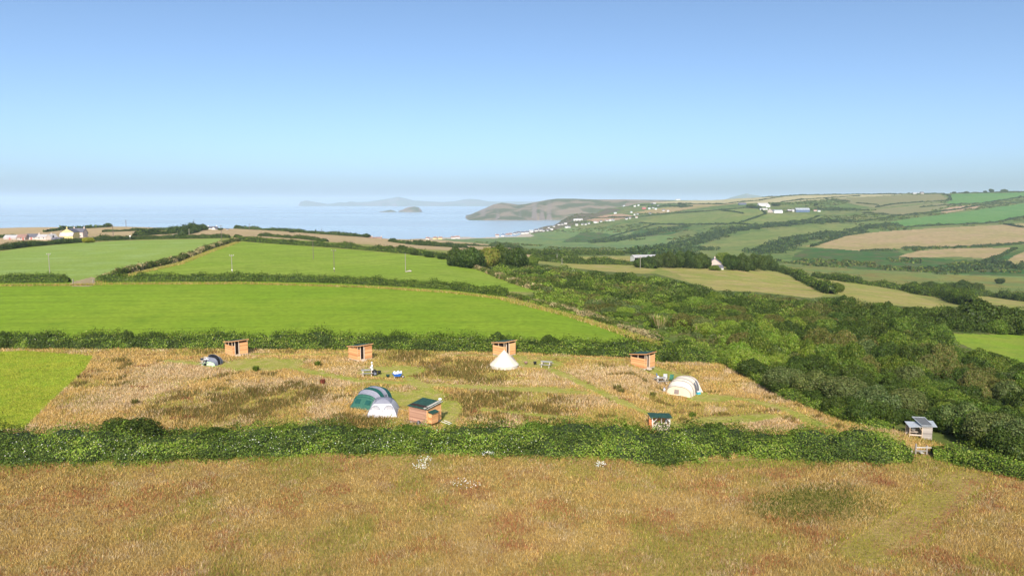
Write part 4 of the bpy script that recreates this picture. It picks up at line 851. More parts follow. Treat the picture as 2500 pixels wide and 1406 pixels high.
crop_c = np.array([(.30, .33, .035), (.27, .32, .032), (.34, .34, .06), (.22, .30, .03)]); col[incrop] = pick(crop_c, int(incrop.sum()))
hgt = rng.uniform(.13, .38, n) * (.75 + .5 * fbm(xx, yy, 3, 66, 2)) * (1 + .5 * rm * (rn > .45)); hgt *= 1 - .78 * np.clip(gm, 0, 1); hgt[incrop] = rng.uniform(.10, .2, int(incrop.sum()))
hgt[tuft & (gm < .3)] *= 1.4
col = np.array([1.08, 1.10, 1.08]) * col * (1 + rng.normal(0, .20, (n, 1))) * (.84 + .32 * fbm(xx, yy, 1.8, 67, 2))[:, None]
blades('campsite_grass', 'long dry grass with mown green pitches and paths across the campsite', xx, yy, hgt, rng.uniform(.05, .09, n) * yy / 70, col)
# straw coloured verges on the field banks
for nm, lb, ln, w_, k in [('verge_grass', 'dry grass verge along the right edge of the bright field', [(1235, 732), (1300, 748), (1400, 775), (1500, 806), (1600, 842)], 1.6, 9000), ('verge_grass', 'dry grass verge along the diagonal bank between the fields', [(240, 690), (335, 668), (435, 646), (520, 612), (580, 592)], 1.5, 9000), ('verge_grass', 'dry grass at the foot of the hedge between the green fields', [(0, 698), (170, 697), (300, 694), (600, 693), (900, 702), (1100, 715), (1235, 731)], 1.0, 9000)]:
    L = wpoly(ln, 15, False); s = np.concatenate([[0], np.cumsum(np.hypot(np.diff(L[:, 0]), np.diff(L[:, 1])))]); t = rng.uniform(0, s[-1], k)
    x_ = np.interp(t, s, L[:, 0]) + rng.normal(0, w_ / 2, k); y_ = np.interp(t, s, L[:, 1]) + rng.normal(0, w_ / 2, k)
    c_ = pick(np.concatenate([straw, olive, grn]), k) * (1 + rng.normal(0, .15, (k, 1)))
    blades(nm, lb, x_, y_, rng.uniform(.3, .8, k), rng.uniform(.1, .25, k), c_)
# pale reed and dead twig clumps in the thicket, white flower patches, dock and single tufts in the meadow
def clump(name, label, cat, px, py, wpx, hpx, pal, k=260, group=None, wb=.08):
    p = P(px, py); s = p[1] / F; R_ = wpx * s / 2; H_ = hpx * s; a = rng.uniform(0, 6.28, k); r_ = np.sqrt(rng.uniform(0, 1, k)) * R_
    x_ = np.cos(a) * r_ * .55; y_ = np.sin(a) * r_ * .55; h_ = H_ * rng.uniform(.6, 1.1, k); side = np.stack([np.cos(a + 1.57), np.sin(a + 1.57), a * 0], 1) * wb / 2
    base = np.stack([x_, y_, a * 0 - .05], 1); tip = np.stack([np.cos(a) * r_, np.sin(a) * r_, h_], 1)
    v = np.stack([base - side, base + side, tip + side * .6, tip - side * .6], 1).reshape(-1, 3)
    me = mesh_np(name, v, np.arange(k * 4).reshape(-1, 4), np.repeat(tints(k, pal), 4, 0)); me.materials.append(M['grass_blade'])
    o = tag(link(name, me), label, cat, group); o.location = p; return o
for od, (x, y, w, h) in ranked([(1610, 800, 60, 28), (1455, 752, 44, 20), (1705, 820, 34, 26), (1575, 764, 34, 16), (1765, 842, 40, 20), (2100, 938, 26, 26)]):
    clump('reed_clump', od + ' pale clump of dead reeds from the left in the thicket', 'reeds', x, y, w, h, STRAW + BRIGHT, 300, 'pale reed clumps in the thicket', .16)
for od, (x, y) in ranked([(625, 905), (776, 893), (905, 963), (1690, 1018)]):
    clump('green_tuft', od + ' small dark green weed clump from the left in the campsite grass', 'weed', x, y, 22, 12, MID, 120, 'green weed clumps in the campsite')
clump('dock', 'rust red dock plant standing alone in the campsite grass', 'dock', 788, 938, 16, 14, [(.28, .08, .05), (.22, .07, .04)], 120)
for od, (x, y, w) in ranked([(1516, 958, 22), (1507, 950, 26), (1594, 968, 18), (330, 985, 26)]):
    clump('rush_tuft', od + ' dark rush tuft from the left in the campsite meadow', 'rush', x, y, w, 11, BROWN + [(.2, .17, .05)], 130, 'dark rush tufts in the meadow', .05)
def flowers(px, py, wpx, hpx, k, label):
    e = ell(px, py, wpx / 2, hpx / 2); a = rng.uniform(0, 6.28, k); r_ = np.sqrt(rng.uniform(0, 1, k)); x_ = e[0] + np.cos(a) * r_ * e[2]; y_ = e[1] + np.sin(a) * r_ * e[3]
    z_ = zat(x_, y_) + rng.uniform(.45, .75, k)
    v, f = leaf_quads(np.stack([x_, y_, z_], 1), unit(rng.normal(0, .3, (k, 3)) + np.array([0, -.5, 1])), rng.uniform(.05, .12, k), .9)
    me = mesh_np('white_flowers', v, f, np.repeat(tints(k, [(.72, .72, .66), (.66, .68, .58)], None, .05), 3, 0)); me.materials.append(M['leaf'])
    tag(link('white_flowers', me), label, None, None, 'stuff')
flowers(1035, 1136, 44, 12, 55, 'upper left patch of white flowers in the foreground meadow'); flowers(1027, 1152, 44, 12, 45, 'lower left patch of white flowers in the foreground meadow')
flowers(1466, 1148, 30, 10, 60, 'compact white flower patch in the middle of the foreground meadow'); flowers(1192, 1121, 34, 8, 40, 'white flower patch against the foreground hedge')
flowers(1140, 1196, 90, 20, 40, 'thin scatter of white flowers in the foreground meadow'); flowers(1745, 1052, 150, 34, 10, 'few white flowers by the hedge bush')
# ------------------------------------------------------------------ things: materials
M['larch'] = mat_wood('larch_boards', (.44, .17, .055), (.74, .41, .18))
M['larch_worn'] = mat_wood('weathered_larch_boards', (.20, .085, .05), (.52, .30, .20))
M['pale_wood'] = mat_wood('pale_boards', (.50, .40, .31), (.70, .60, .50))
M['grey_wood'] = mat_wood('grey_boards', (.22, .19, .17), (.40, .35, .31))
M['table_wood'] = mat_wood('table_boards', (.20, .19, .17), (.42, .40, .36))
M['red_wood'] = mat_wood('red_stained_boards', (.42, .12, .04), (.60, .22, .08))
M['post'] = mat_plain('post_wood', (.62, .48, .34), .8, .15, 5)
M['white_post'] = mat_plain('whitewashed_post', (.74, .68, .62), .7, .1, 5)
M['shade_fill'] = mat_plain('painted_inner_shade', (.035, .02, .015), .9, .2, 4)  # near black colour standing in for the shade inside buildings
M['felt'] = mat_plain('green_roof_felt', (.018, .062, .048), .85, .3, 3, .2)
M['tin'] = mat_plain('pale_tin_roof', (.50, .53, .56), .35, .08, 3, 0, .3)
M['strip'] = mat_plain('roof_strip', (.50, .45, .38), .5, .1, 4)
M['white'] = mat_plain('white_paint', (.80, .78, .75), .6, .06, 4)
M['black'] = mat_plain('black_plastic', (.012, .012, .014), .45, .2, 5)
M['canvas'] = mat_plain('cream_canvas', (.60, .54, .45), .85, .05, 6)
M['cream'] = mat_plain('cream_tent_cloth', (.64, .52, .37), .8, .06, 5)
M['tentgreen'] = mat_plain('green_nylon', (.035, .12, .085), .5, .12, 3)
M['tentdark'] = mat_plain('dark_green_nylon', (.012, .075, .065), .5, .12, 3)
M['tentgrey'] = mat_plain('grey_nylon', (.24, .24, .29), .5, .1, 3)
M['tentslate'] = mat_plain('slate_nylon', (.16, .17, .21), .5, .1, 3)
M['tentpale'] = mat_plain('pale_grey_nylon', (.48, .47, .50), .55, .06, 3)
M['tentlime'] = mat_plain('lime_nylon', (.46, .66, .36), .5, .08, 3)
M['mesh'] = mat_plain('window_mesh', (.26, .25, .27), .4, .2, 5)
M['pipe'] = mat_plain('tent_piping', (.24, .19, .17), .6, .1, 5)
M['blue'] = mat_plain('blue_plastic', (.03, .14, .55), .4, .1, 3)
M['bluecloth'] = mat_plain('blue_cloth', (.08, .2, .48), .8, .1, 3)
M['greycloth'] = mat_plain('grey_cloth', (.42, .42, .42), .8, .1, 3)
M['greencloth'] = mat_plain('green_cloth', (.04, .16, .10), .8, .1, 3)
M['skin'] = mat_plain('skin', (.58, .36, .26), .6, .05, 6)
M['hair'] = mat_plain('hair', (.04, .025, .018), .6, .2, 9)
M['solar'] = mat_plain('solar_glass', (.14, .145, .15), .25, .1, 3, 0, .2, 0, .6)
M['pole'] = mat_plain('pole_wood', (.14, .11, .09), .8, .2, 4)
M['polepale'] = mat_plain('pale_pole_wood', (.27, .24, .20), .8, .15, 4)
M['rope'] = mat_plain('guy_rope', (.55, .5, .4), .8, .1, 4)
M['stone'] = mat_plain('stone_wall', (.40, .34, .30), .9, .18, 1.2)
M['render'] = mat_plain('white_render', (.62, .60, .56), .8, .05, .6)
M['pinkr'] = mat_plain('pink_render', (.56, .45, .40), .8, .06, .6)
M['yellow'] = mat_plain('yellow_render', (.68, .56, .24), .8, .05, .6)
M['slate'] = mat_plain('slate_roof', (.12, .115, .14), .6, .2, .8)
M['brownroof'] = mat_plain('brown_tile_roof', (.27, .16, .13), .8, .2, .8)
M['greyroof'] = mat_plain('grey_sheet_roof', (.42, .40, .40), .6, .12, .5)
M['blueside'] = mat_plain('blue_sheet', (.09, .13, .22), .5, .1, .5)
M['glass'] = mat_plain('window_glass', (.05, .06, .08), .12, .1, 2, 0, 0, 0, .6)
M['reddoor'] = mat_plain('red_door', (.42, .10, .09), .6, .1, 2)

def rot2(x, y, a): return x * math.cos(a) - y * math.sin(a), x * math.sin(a) + y * math.cos(a)
_board = {}
def board(parent, a, b, z, h, t, mat):
    """one cladding board from a to b (xy), thickness t, shared mesh stretched by scale"""
    key = mat.name
    if key not in _board:
        m_ = MB(); m_.add([(-.5, -.5, -.5), (.5, -.5, -.5), (.5, .5, -.5), (-.5, .5, -.5), (-.5, -.1, .5), (.5, -.1, .5), (.5, .5, .5), (-.5, .5, .5)], [(0, 3, 2, 1), (4, 5, 6, 7), (0, 1, 5, 4), (2, 3, 7, 6), (1, 2, 6, 5), (0, 4, 7, 3)])
        me = m_.mesh('board'); me.materials.append(mat); _board[key] = me
    o = link('board', _board[key], parent); L = math.hypot(b[0] - a[0], b[1] - a[1])
    o.location = ((a[0] + b[0]) / 2, (a[1] + b[1]) / 2, z + h / 2); o.rotation_euler = (0, 0, math.atan2(b[1] - a[1], b[0] - a[0])); o.scale = (L, t, h); return o
def board_wall(parent, a, b, z0, za, zb, mat, bh=.145, t=.03):
    """lapped boards between a and b; the top runs from height za at a to zb at b"""
    z = z0; n = 0
    while z < max(za, zb) - .02:
        f0, f1 = 0.0, 1.0
        top = min(z + bh, max(za, zb))
        if za != zb:
            f = (z + bh * .6 - za) / (zb - za)
            if zb > za and f > 0: f0 = min(f, 1)
            if zb < za and f < 1: f1 = max(f, 0)
        if f1 - f0 > .06:
            A = (a[0] + (b[0] - a[0]) * f0, a[1] + (b[1] - a[1]) * f0); B = (a[0] + (b[0] - a[0]) * f1, a[1] + (b[1] - a[1]) * f1)
            board(parent, A, B, z, top - z - .008, t, mat)
        z += bh; n += 1

def hut(px, py, label, size=2.4, h0=1.85, h1=2.2, rz=math.radians(-45), wall='larch', vents=True, group='wooden huts along the hedge'):
    """compost toilet hut: boarded box with a doorway beside the near corner and a mono pitch roof; local -y and +x faces are seen"""
    p = P(px, py); o = empty('hut', p, rz, label, 'hut', group); s = size / 2; w = M[wall]
    vz = .30 if vents else .12
    def hz_(x): return h0 + (h1 - h0) * (x + s) / size            # roof underside rises along +x
    # left seen face: y = -s from (-s) to (s) is the low side in x; right seen face: x = +s
    zb = .18
    floor = MB(); floor.box((0, 0, .12), (size + .04, size + .04, .1))
    for q in ((-s + .1, -s + .1), (s - .1, -s + .1), (-s + .1, s - .1), (s - .1, s - .1)): floor.box((q[0], q[1], 0.02), (.18, .18, .2))
    floor.build('base', M['pale_wood'], o)
    inn = MB(); inn.prism([(-s + .06, zb), (s - .3, zb), (s - .3, hz_(s - .3) - .02), (-s + .06, hz_(-s) - .02)], -s + .25, s - .06); inn.build('inside', M['shade_fill'], o)  # solid dark block: shade behind doorway and vents put into its colour
    for q in ((-s, -s), (s, -s), (s, s), (-s, s), (s, -s + .42), (s, -s + 1.02), (0, -s)):
        pm_ = MB(); pm_.box((q[0] * .985, q[1] * .985, (zb + hz_(q[0])) / 2), (.075, .075, hz_(q[0]) - zb)); pm_.build('post', M['post'], o)
    lo = h0 - vz
    board_wall(o, (-s, -s - .04), (s, -s - .04), zb, lo, lo + (h1 - h0) * .6 if not vents else lo, w)
    board_wall(o, (s + .04, -s), (s + .04, -s + .40), zb, lo, lo, w)
    board_wall(o, (s + .04, -s + 1.04), (s + .04, s), zb, h1 - vz, h1 - vz, w)
    board_wall(o, (s, s + .04), (-s, s + .04), zb, h1 - .1, h0 - .1, w)
    board_wall(o, (-s - .04, s), (-s - .04, -s), zb, h0 - .1, h0 - .1, w)
    dr = MB(); dr.box((s + .10, -s + 1.02, zb + .85), (.05, .06, 1.7)); dr.box((s + .10, -s + .40, zb + .85), (.05, .06, 1.7)); dr.build('door_frame', M['pale_wood'], o)
    rm_ = MB(); rm_.add([(-s - .18, -s - .2, h0 + .02), (s + .2, -s - .2, h1 + .06), (s + .2, s + .15, h1 + .06), (-s - .18, s + .15, h0 + .02), (-s - .18, -s - .2, h0 + .08), (s + .2, -s - .2, h1 + .12), (s + .2, s + .15, h1 + .12), (-s - .18, s + .15, h0 + .08)], [(0, 3, 2, 1), (4, 5, 6, 7), (0, 1, 5, 4), (2, 3, 7, 6), (1, 2, 6, 5), (0, 4, 7, 3)])
    roof = rm_.build('roof', M['felt'], o)
    fa = MB(); fa.bar((s + .215, -s - .2, h1 + .07), (s + .215, s + .15, h1 + .07), .03, .12); fa.bar((-s - .18, -s - .215, h0 + .03), (s + .2, -s - .215, h1 + .07), .03, .12); fa.build('fascia', w, roof)
    step = MB(); step.box((s + .3, -s + .72, .06), (.45, .7, .14)); step.build('step', M['pale_wood'], o)
    return o
hut(578, 864, 'wooden hut furthest left, with white patterned strip beside its doorway', vents=True)
hut(880, 876, 'wooden hut second from left, behind the picnic table with the standing person', vents=False)
hut(1231, 866, 'wooden hut directly behind the cream bell tent', vents=True)
hut(1569, 896, 'wooden hut furthest right of the hedge row, above the camping chairs', vents=True)

def front_hut():
    p = P(1038, 1030); o = empty('hut', p, math.radians(-35), 'larger weathered hut with dark green roof beside the grey tent', 'hut', None, .92); sx, sy = 1.35, 1.15; zb = .32; h0, h1 = 1.95, 2.2
    fl = MB(); fl.box((0, 0, zb - .06), (2 * sx, 2 * sy, .12)); fl.build('base', M['grey_wood'], o)
    for q in ((-sx + .2, -sy + .2), (sx - .2, -sy + .2), (-sx + .2, sy - .2), (sx - .2, sy - .2)):
        b = MB(); b.box((q[0], q[1], .12), (.3, .3, .26)); b.build('block', M['stone'], o)
    inn = MB(); inn.prism([(-sx + .05, zb), (sx - .08, zb), (sx - .08, h1 - .06), (-sx + .05, h1 - .06)], -sy + .1, sy - .05); inn.build('inside', M['shade_fill'], o)  # dark filling block, painted as the shade behind the boards
    board_wall(o, (-sx, -sy - .03), (sx, -sy - .03), zb - .05, h0, h0, M['larch_worn'], .14)
    board_wall(o, (sx + .03, -sy), (sx + .03, sy), zb, h0 - .02, h1, M['larch'], .14)
    board_wall(o, (sx, sy + .03), (-sx, sy + .03), zb, h1, h1, M['larch'], .14)
    board_wall(o, (-sx - .03, sy), (-sx - .03, -sy), zb, h1, h0, M['larch'], .14)
    for q in ((-sx, -sy), (sx, -sy), (sx, sy), (-sx, sy)):
        c = MB(); c.box((q[0], q[1], (zb + h0) / 2), (.1, .1, h0 - zb)); c.build('post', M['larch'], o)
    def slab(x0, x1, y0, y1, z0, z1, t=.06): 
        m_ = MB(); m_.add([(x0, y0, z0), (x1, y0, z0), (x1, y1, z1), (x0, y1, z1), (x0, y0, z0 + t), (x1, y0, z0 + t), (x1, y1, z1 + t), (x0, y1, z1 + t)], [(0, 3, 2, 1), (4, 5, 6, 7), (0, 1, 5, 4), (2, 3, 7, 6), (1, 2, 6, 5), (0, 4, 7, 3)]); return m_
    r = slab(-sx - .15, sx + .18, -sy - .2, sy + .2, h0 + .03, h1 + .1); roof = r.build('roof', M['felt'], o)
    st = slab(sx - .42, sx - .14, -sy - .2, sy + .22, h0 + .1, h1 + .17, .03); st.build('roof_strip', M['strip'], roof)
    st = slab(sx + .1, sx + .2, -sy - .2, sy + .22, h0 + .1, h1 + .17, .03); st.build('roof_strip', M['strip'], roof)
    cw = MB(); cw.lathe([(.10, 0), (.10, .22), (.20, .26), (.21, .36), (.12, .44), (.02, .46)], 12, (sx - .1, sy + .05, h1 + .1)); cw.build('vent_cowl', M['white'], roof, True)
    px_ = .55                                                      # small porch box on the right face
    board_wall(o, (sx + px_, -sy + .15), (sx + px_, -sy + 1.2), zb + .05, 1.5, 1.5, M['larch'], .14)
    board_wall(o, (sx + .05, -sy + .13), (sx + px_, -sy + .13), zb + .05, 1.55, 1.5, M['larch'], .14)
    board_wall(o, (sx + px_, -sy + 1.22), (sx + .05, -sy + 1.22), zb + .05, 1.5, 1.55, M['larch'], .14)
    pr = MB(); pr.add([(sx + .02, -sy + .05, 1.68), (sx + px_ + .15, -sy + .05, 1.52), (sx + px_ + .15, -sy + 1.3, 1.52), (sx + .02, -sy + 1.3, 1.68), (sx + .02, -sy + .05, 1.73), (sx + px_ + .15, -sy + .05, 1.57), (sx + px_ + .15, -sy + 1.3, 1.57), (sx + .02, -sy + 1.3, 1.73)], [(0, 3, 2, 1), (4, 5, 6, 7), (0, 1, 5, 4), (2, 3, 7, 6), (1, 2, 6, 5), (0, 4, 7, 3)]); pr.build('porch_roof', M['felt'], o)
    rp = MB(); rp.bar((sx + px_ + .1, .5, .3), (sx + px_ + .95, .9, .02), .05, .04); rp.bar((sx + px_ + .1, 1.0, .3), (sx + px_ + .95, 1.3, .02), .05, .04); rp.bar((sx + px_ + .95, .85, .03), (sx + px_ + .95, 1.35, .03), .05, .04); rp.build('step_rail', M['white'], o)
front_hut()
b = P(1029, 1036); bt = empty('bin', b, .4, 'black bin lying under the corner of the large hut', 'bin')
m_ = MB(); m_.tube((-.35, 0, .22), (.35, 0, .24), .24, .20, 14); m_.build('body', M['black'], bt, True); m_ = MB(); m_.tube((-.39, 0, .22), (-.34, 0, .22), .26, .26, 14); m_.build('rim', M['tentgrey'], bt)

def shelter():
    p = P(1612, 1051); o = empty('shelter', p, math.radians(-6), 'open fronted shelter with dark green roof and whitewashed posts behind the foreground hedge', 'shelter', None, .9); w, d = 2.0, 1.2
    def post(x, y, h): m_ = MB(); m_.box((x, y, h / 2), (.09, .09, h)); m_.build('post', M['white_post'], o)
    for x in (-w / 2, w / 2): post(x, -d / 2, 1.80); post(x, d / 2, 1.86)
    for a, b in (((-w / 2, -d / 2, 1.05), (-w / 2 + .62, -d / 2, 1.72)), ((-w / 2 + .0, -d / 2 - .02, 1.45), (-w / 2 + .5, -d / 2 - .02, .95)), ((w / 2, -d / 2, 1.3), (w / 2 - .4, -d / 2, 1.74)), ((.05, -d / 2, 1.0), (.05, -d / 2, 1.75))):
        m_ = MB(); m_.bar(a, b, .06); m_.build('brace', M['white_post'], o)
    board_wall(o, (-w / 2, -d / 2 - .06), (w / 2, -d / 2 - .06), .1, .95, .95, M['pale_wood'], .15)
    board_wall(o, (w / 2, d / 2), (-w / 2, d / 2), .1, 1.5, 1.5, M['larch'], .15)
    board_wall(o, (-w / 2 - .35, d / 2 + .3), (-w / 2 - .35, -d / 2 + .2), .1, 1.55, 1.55, M['red_wood'], .15)
    board_wall(o, (-w / 2 - .35, -d / 2 + .2), (-w / 2 - .02, -d / 2 + .2), .1, 1.5, 1.5, M['red_wood'], .15)
    t = MB(); t.box((.1, .25, .85), (1.4, .5, .05)); t.build('worktop', M['pale_wood'], o)
    hr = MB(); hr.bar((.1, -d / 2 - .1, .98), (w / 2 + .05, -d / 2 - .1, .62), .05, .05); hr.build('hand_rail', M['grey_wood'], o)
    bm_ = MB(); bm_.bar((-w / 2 - .15, -d / 2 - .03, 1.80), (w / 2 + .15, -d / 2 - .03, 1.80), .05, .09); bm_.build('beam', M['white_post'], o)
    r = MB(); r.add([(-w / 2 - .28, -d / 2 - .3, 1.80), (w / 2 + .28, -d / 2 - .3, 1.80), (w / 2 + .05, d / 2 + .1, 1.88), (-w / 2 - .50, d / 2 + .1, 1.88), (-w / 2 - .28, -d / 2 - .3, 1.86), (w / 2 + .28, -d / 2 - .3, 1.86), (w / 2 + .05, d / 2 + .1, 1.94), (-w / 2 - .50, d / 2 + .1, 1.94)], [(0, 3, 2, 1), (4, 5, 6, 7), (0, 1, 5, 4), (2, 3, 7, 6), (1, 2, 6, 5), (0, 4, 7, 3)]); r.build('roof', M['felt'], o)
shelter()
p = P(1612, 1051); jc = empty('water_container', (p[0] + .62, p[1] + .12, p[2] + .79), 0, 'white water container standing inside the green roofed shelter', 'container')
m_ = MB(); m_.lathe([(.11, 0), (.12, .03), (.12, .30), (.05, .36), (.05, .40)], 10); m_.build('body', M['white'], jc, True); m_ = MB(); m_.tube((0, 0, .40), (0, 0, .44), .06, .05, 8); m_.build('cap', M['blue'], jc)

def grey_shed():
    p = P(2246, 1068); o = empty('shed', p, math.radians(-14), 'grey boarded shed with solar panel and open lean to beside the willows', 'shed', None, .78); w = 1.15; d = 1.6
    x0, x1 = 0.0, w; zb = .05
    board_wall(o, (x0, -d / 2), (x1, -d / 2), zb, 1.72, 1.72, M['grey_wood'], .13); board_wall(o, (x1, -d / 2), (x1, d / 2), zb, 1.72, 2.0, M['grey_wood'], .13)
    board_wall(o, (x1, d / 2), (x0, d / 2), zb, 2.0, 2.0, M['grey_wood'], .13); board_wall(o, (x0, d / 2), (x0, -d / 2), zb, 2.0, 1.72, M['grey_wood'], .13)
    def slab(c, name, mat, par):
        m_ = MB(); m_.add(list(c) + [(x, y, z + .05) for x, y, z in c], [(0, 3, 2, 1), (4, 5, 6, 7), (0, 1, 5, 4), (2, 3, 7, 6), (1, 2, 6, 5), (0, 4, 7, 3)]); return m_.build(name, mat, par)
    rf = slab([(x0 - .08, -d / 2 - .15, 1.72), (x1 + .5, -d / 2 - .15, 1.80), (x1 + .5, d / 2 + .15, 2.04), (x0 - .08, d / 2 + .15, 2.04)], 'roof', M['tin'], o)
    pn = slab([(x0 - .18, -d / 2 - .12, 1.84), (x1 - .02, -d / 2 - .12, 1.90), (x1 - .5, d / 2 + .1, 2.42), (x0 - .85, d / 2 + .1, 2.40)], 'solar_panel', M['solar'], o)
    fr = MB(); q = [(x0 - .18, -d / 2 - .12, 1.90), (x1 - .02, -d / 2 - .12, 1.96), (x1 - .5, d / 2 + .1, 2.48), (x0 - .85, d / 2 + .1, 2.46)]
    for a, b_ in zip(q, q[1:] + q[:1]): fr.bar(a, b_, .06, .06)
    fr.build('panel_frame', M['tin'], pn)
    slab([(-1.55, -d / 2 - .05, 1.50), (x0 - .05, -d / 2 - .1, 1.66), (x0 - .1, d / 2 - .2, 1.90), (-1.75, d / 2 - .1, 1.80)], 'lean_to_roof', M['tin'], o)
    for x, y, h in ((-1.45, -d / 2, 1.5), (-1.6, d / 2 - .3, 1.78), (-.03, -d / 2 - .03, 1.64), (-1.0, d / 2 - .3, 1.8)):
        m_ = MB(); m_.box((x, y, h / 2), (.07, .07, h)); m_.build('post', M['post'], o)
    m_ = MB(); m_.bar((-.05, -d / 2, 1.2), (-.35, -d / 2, 1.6), .05); m_.build('brace', M['post'], o)
    m_ = MB(); m_.bar((-1.4, -d / 2, .55), (-.05, -d / 2, .55), .04, .16); m_.build('rail', M['pale_wood'], o)
    board_wall(o, (-.1, d / 2 - .15), (-1.6, d / 2 - .15), .1, 1.7, 1.7, M['grey_wood'], .14)
    m_ = MB(); m_.box((-.75, .1, .72), (1.0, .45, .05)); m_.build('worktop', M['pale_wood'], o)
grey_shed()
p = P(2246, 1068); bs = empty('basin', (p[0] - .7, p[1] + .1, p[2] + .76), 0, 'white washing up basin under the lean to of the grey shed', 'basin'); m_ = MB(); m_.lathe([(.14, 0), (.2, .02), (.24, .16), (.26, .17), (.22, .15), (.13, .03)], 14); m_.build('bowl', M['white'], bs, True)

def stile():
    p = P(2235, 1108); o = empty('stile', p, math.radians(-4), 'weathered wooden stile with two rails in the gap beside the foreground hedge', 'stile', None, .85)
    for x, h in ((0, 1.15), (1.15, .95), (-.42, .5)):
        m_ = MB(); m_.box((x, 0, h / 2), (.14, .12, h)); m_.add([(x - .07, -.06, h), (x + .07, -.06, h), (x + .07, .06, h), (x - .07, .06, h), (x, 0, h + .06)], [(0, 1, 4), (1, 2, 4), (2, 3, 4), (3, 0, 4)]); m_.build('post', M['grey_wood'], o)
    for z, L in ((.78, 1.6), (.42, 1.1)):
        m_ = MB(); m_.box((L / 2, -.08, z), (L, .05, .11)); m_.build('rail', M['table_wood'], o)
    m_ = MB(); m_.box((.5, -.1, .28), (.35, .8, .05)); m_.build('step', M['table_wood'], o)
stile()

# ------------------------------------------------------------------ tents
def arch(c, ax, hw, h, n=14, lean=0.0, flat=1.0):
    """points of one hoop standing across direction ax"""
    pr = (-ax[1], ax[0]); out = []
    for i in range(n + 1):
        a = math.pi * i / n; u = math.cos(a); v = math.sin(a) ** .72
        out.append((c[0] + pr[0] * hw * math.copysign(abs(u) ** flat, u) + ax[0] * lean * v, c[1] + pr[1] * hw * math.copysign(abs(u) ** flat, u) + ax[1] * lean * v, h * v))
    return out
def tunnel(o, hoops, panels, pipe_mat, pr_=.035, flat=.8):
    """hoops: (distance along local x, half width, height, lean); panels: material of the cloth between successive hoops"""
    A = [arch((x, 0), (1, 0), hw, h, 16, ln, flat) for x, hw, h, ln in hoops]
    for k in range(len(A) - 1):
        rows = []
        for t in (0, .33, .66, 1):
            sag = 1 - .035 * math.sin(math.pi * t)
            rows.append([(a[0] + (b[0] - a[0]) * t, (a[1] + (b[1] - a[1]) * t) * sag, (a[2] + (b[2] - a[2]) * t) * sag) for a, b in zip(A[k], A[k + 1])])
        m_ = MB(); m_.grid(rows); m_.build('panel', M[panels[k]], o, True)
    for a in A[1:-1] if len(A) > 2 else A:
        m_ = MB(); m_.path([(x * 1.0, y * 1.008, z * 1.008) for x, y, z in a], pr_, 5); m_.build('hoop', pipe_mat, o)
    return A
def guy(o, a, b):
    m_ = MB(); m_.tube(a, b, .012, .012, 4); m_.build('guy_rope', M['rope'], o); m_ = MB(); m_.tube((b[0], b[1], b[2] - .05), (b[0], b[1], b[2] + .12), .015, .015, 5); m_.build('peg', M['pole'], o)

def bell_tent():
    p = P(1231, 896); o = empty('bell_tent', p, .25, 'cream canvas bell tent in front of a wooden hut', 'tent'); o.scale = (.98, .98, .9); R_, H_, wh = 2.05, 2.65, .42; n = 24
    rows = []
    for t in np.linspace(0, 1, 7):
        r_ = R_ * (1 - t) + .05 * t; z = wh + (H_ - wh) * t; ring_ = []
        for i in range(n + 1):
            a = 2 * math.pi * i / n; k = 1 + .022 * (1 if i % 2 == 0 else -1) * (1 - t) - .03 * math.sin(math.pi * t)
            ring_.append((r_ * k * math.cos(a), r_ * k * math.sin(a), z))
        rows.append(ring_)
    m_ = MB(); m_.grid(rows); m_.build('canvas', M['canvas'], o)
    m_ = MB(); m_.grid([[(R_ * .97 * math.cos(2 * math.pi * i / n), R_ * .97 * math.sin(2 * math.pi * i / n), z) for i in range(n + 1)] for z in (0, wh)]); m_.build('side_wall', M['canvas'], o)
    for i in range(0, n, 2):
        a = 2 * math.pi * i / n; m_ = MB(); m_.tube((R_ * 1.02 * math.cos(a), R_ * 1.02 * math.sin(a), wh + .01), (.06 * math.cos(a), .06 * math.sin(a), H_), .02, .012, 4); m_.build('seam', M['canvas'], o)
        guy(o, (R_ * math.cos(a), R_ * math.sin(a), wh), (R_ * 1.5 * math.cos(a), R_ * 1.5 * math.sin(a), .0))
    m_ = MB(); m_.add([(1.75, 1.15, .05), (2.3, .5, .05), (1.2, .52, 1.7), (1.78, 1.17, .03), (2.34, .5, .03), (1.23, .52, 1.72)], [(0, 1, 2), (3, 5, 4), (0, 2, 5, 3), (1, 4, 5, 2), (0, 3, 4, 1)]); m_.build('door_flap', M['tentgrey'], o)
    m_ = MB(); m_.tube((0, 0, 0), (0, 0, H_ + .08), .03, .03, 8); m_.build('centre_pole', M['post'], o)
    m_ = MB(); m_.lathe([(.16, H_ - .12), (.10, H_ + .02), (.02, H_ + .06)], 10); m_.build('cap', M['canvas'], o)
bell_tent()

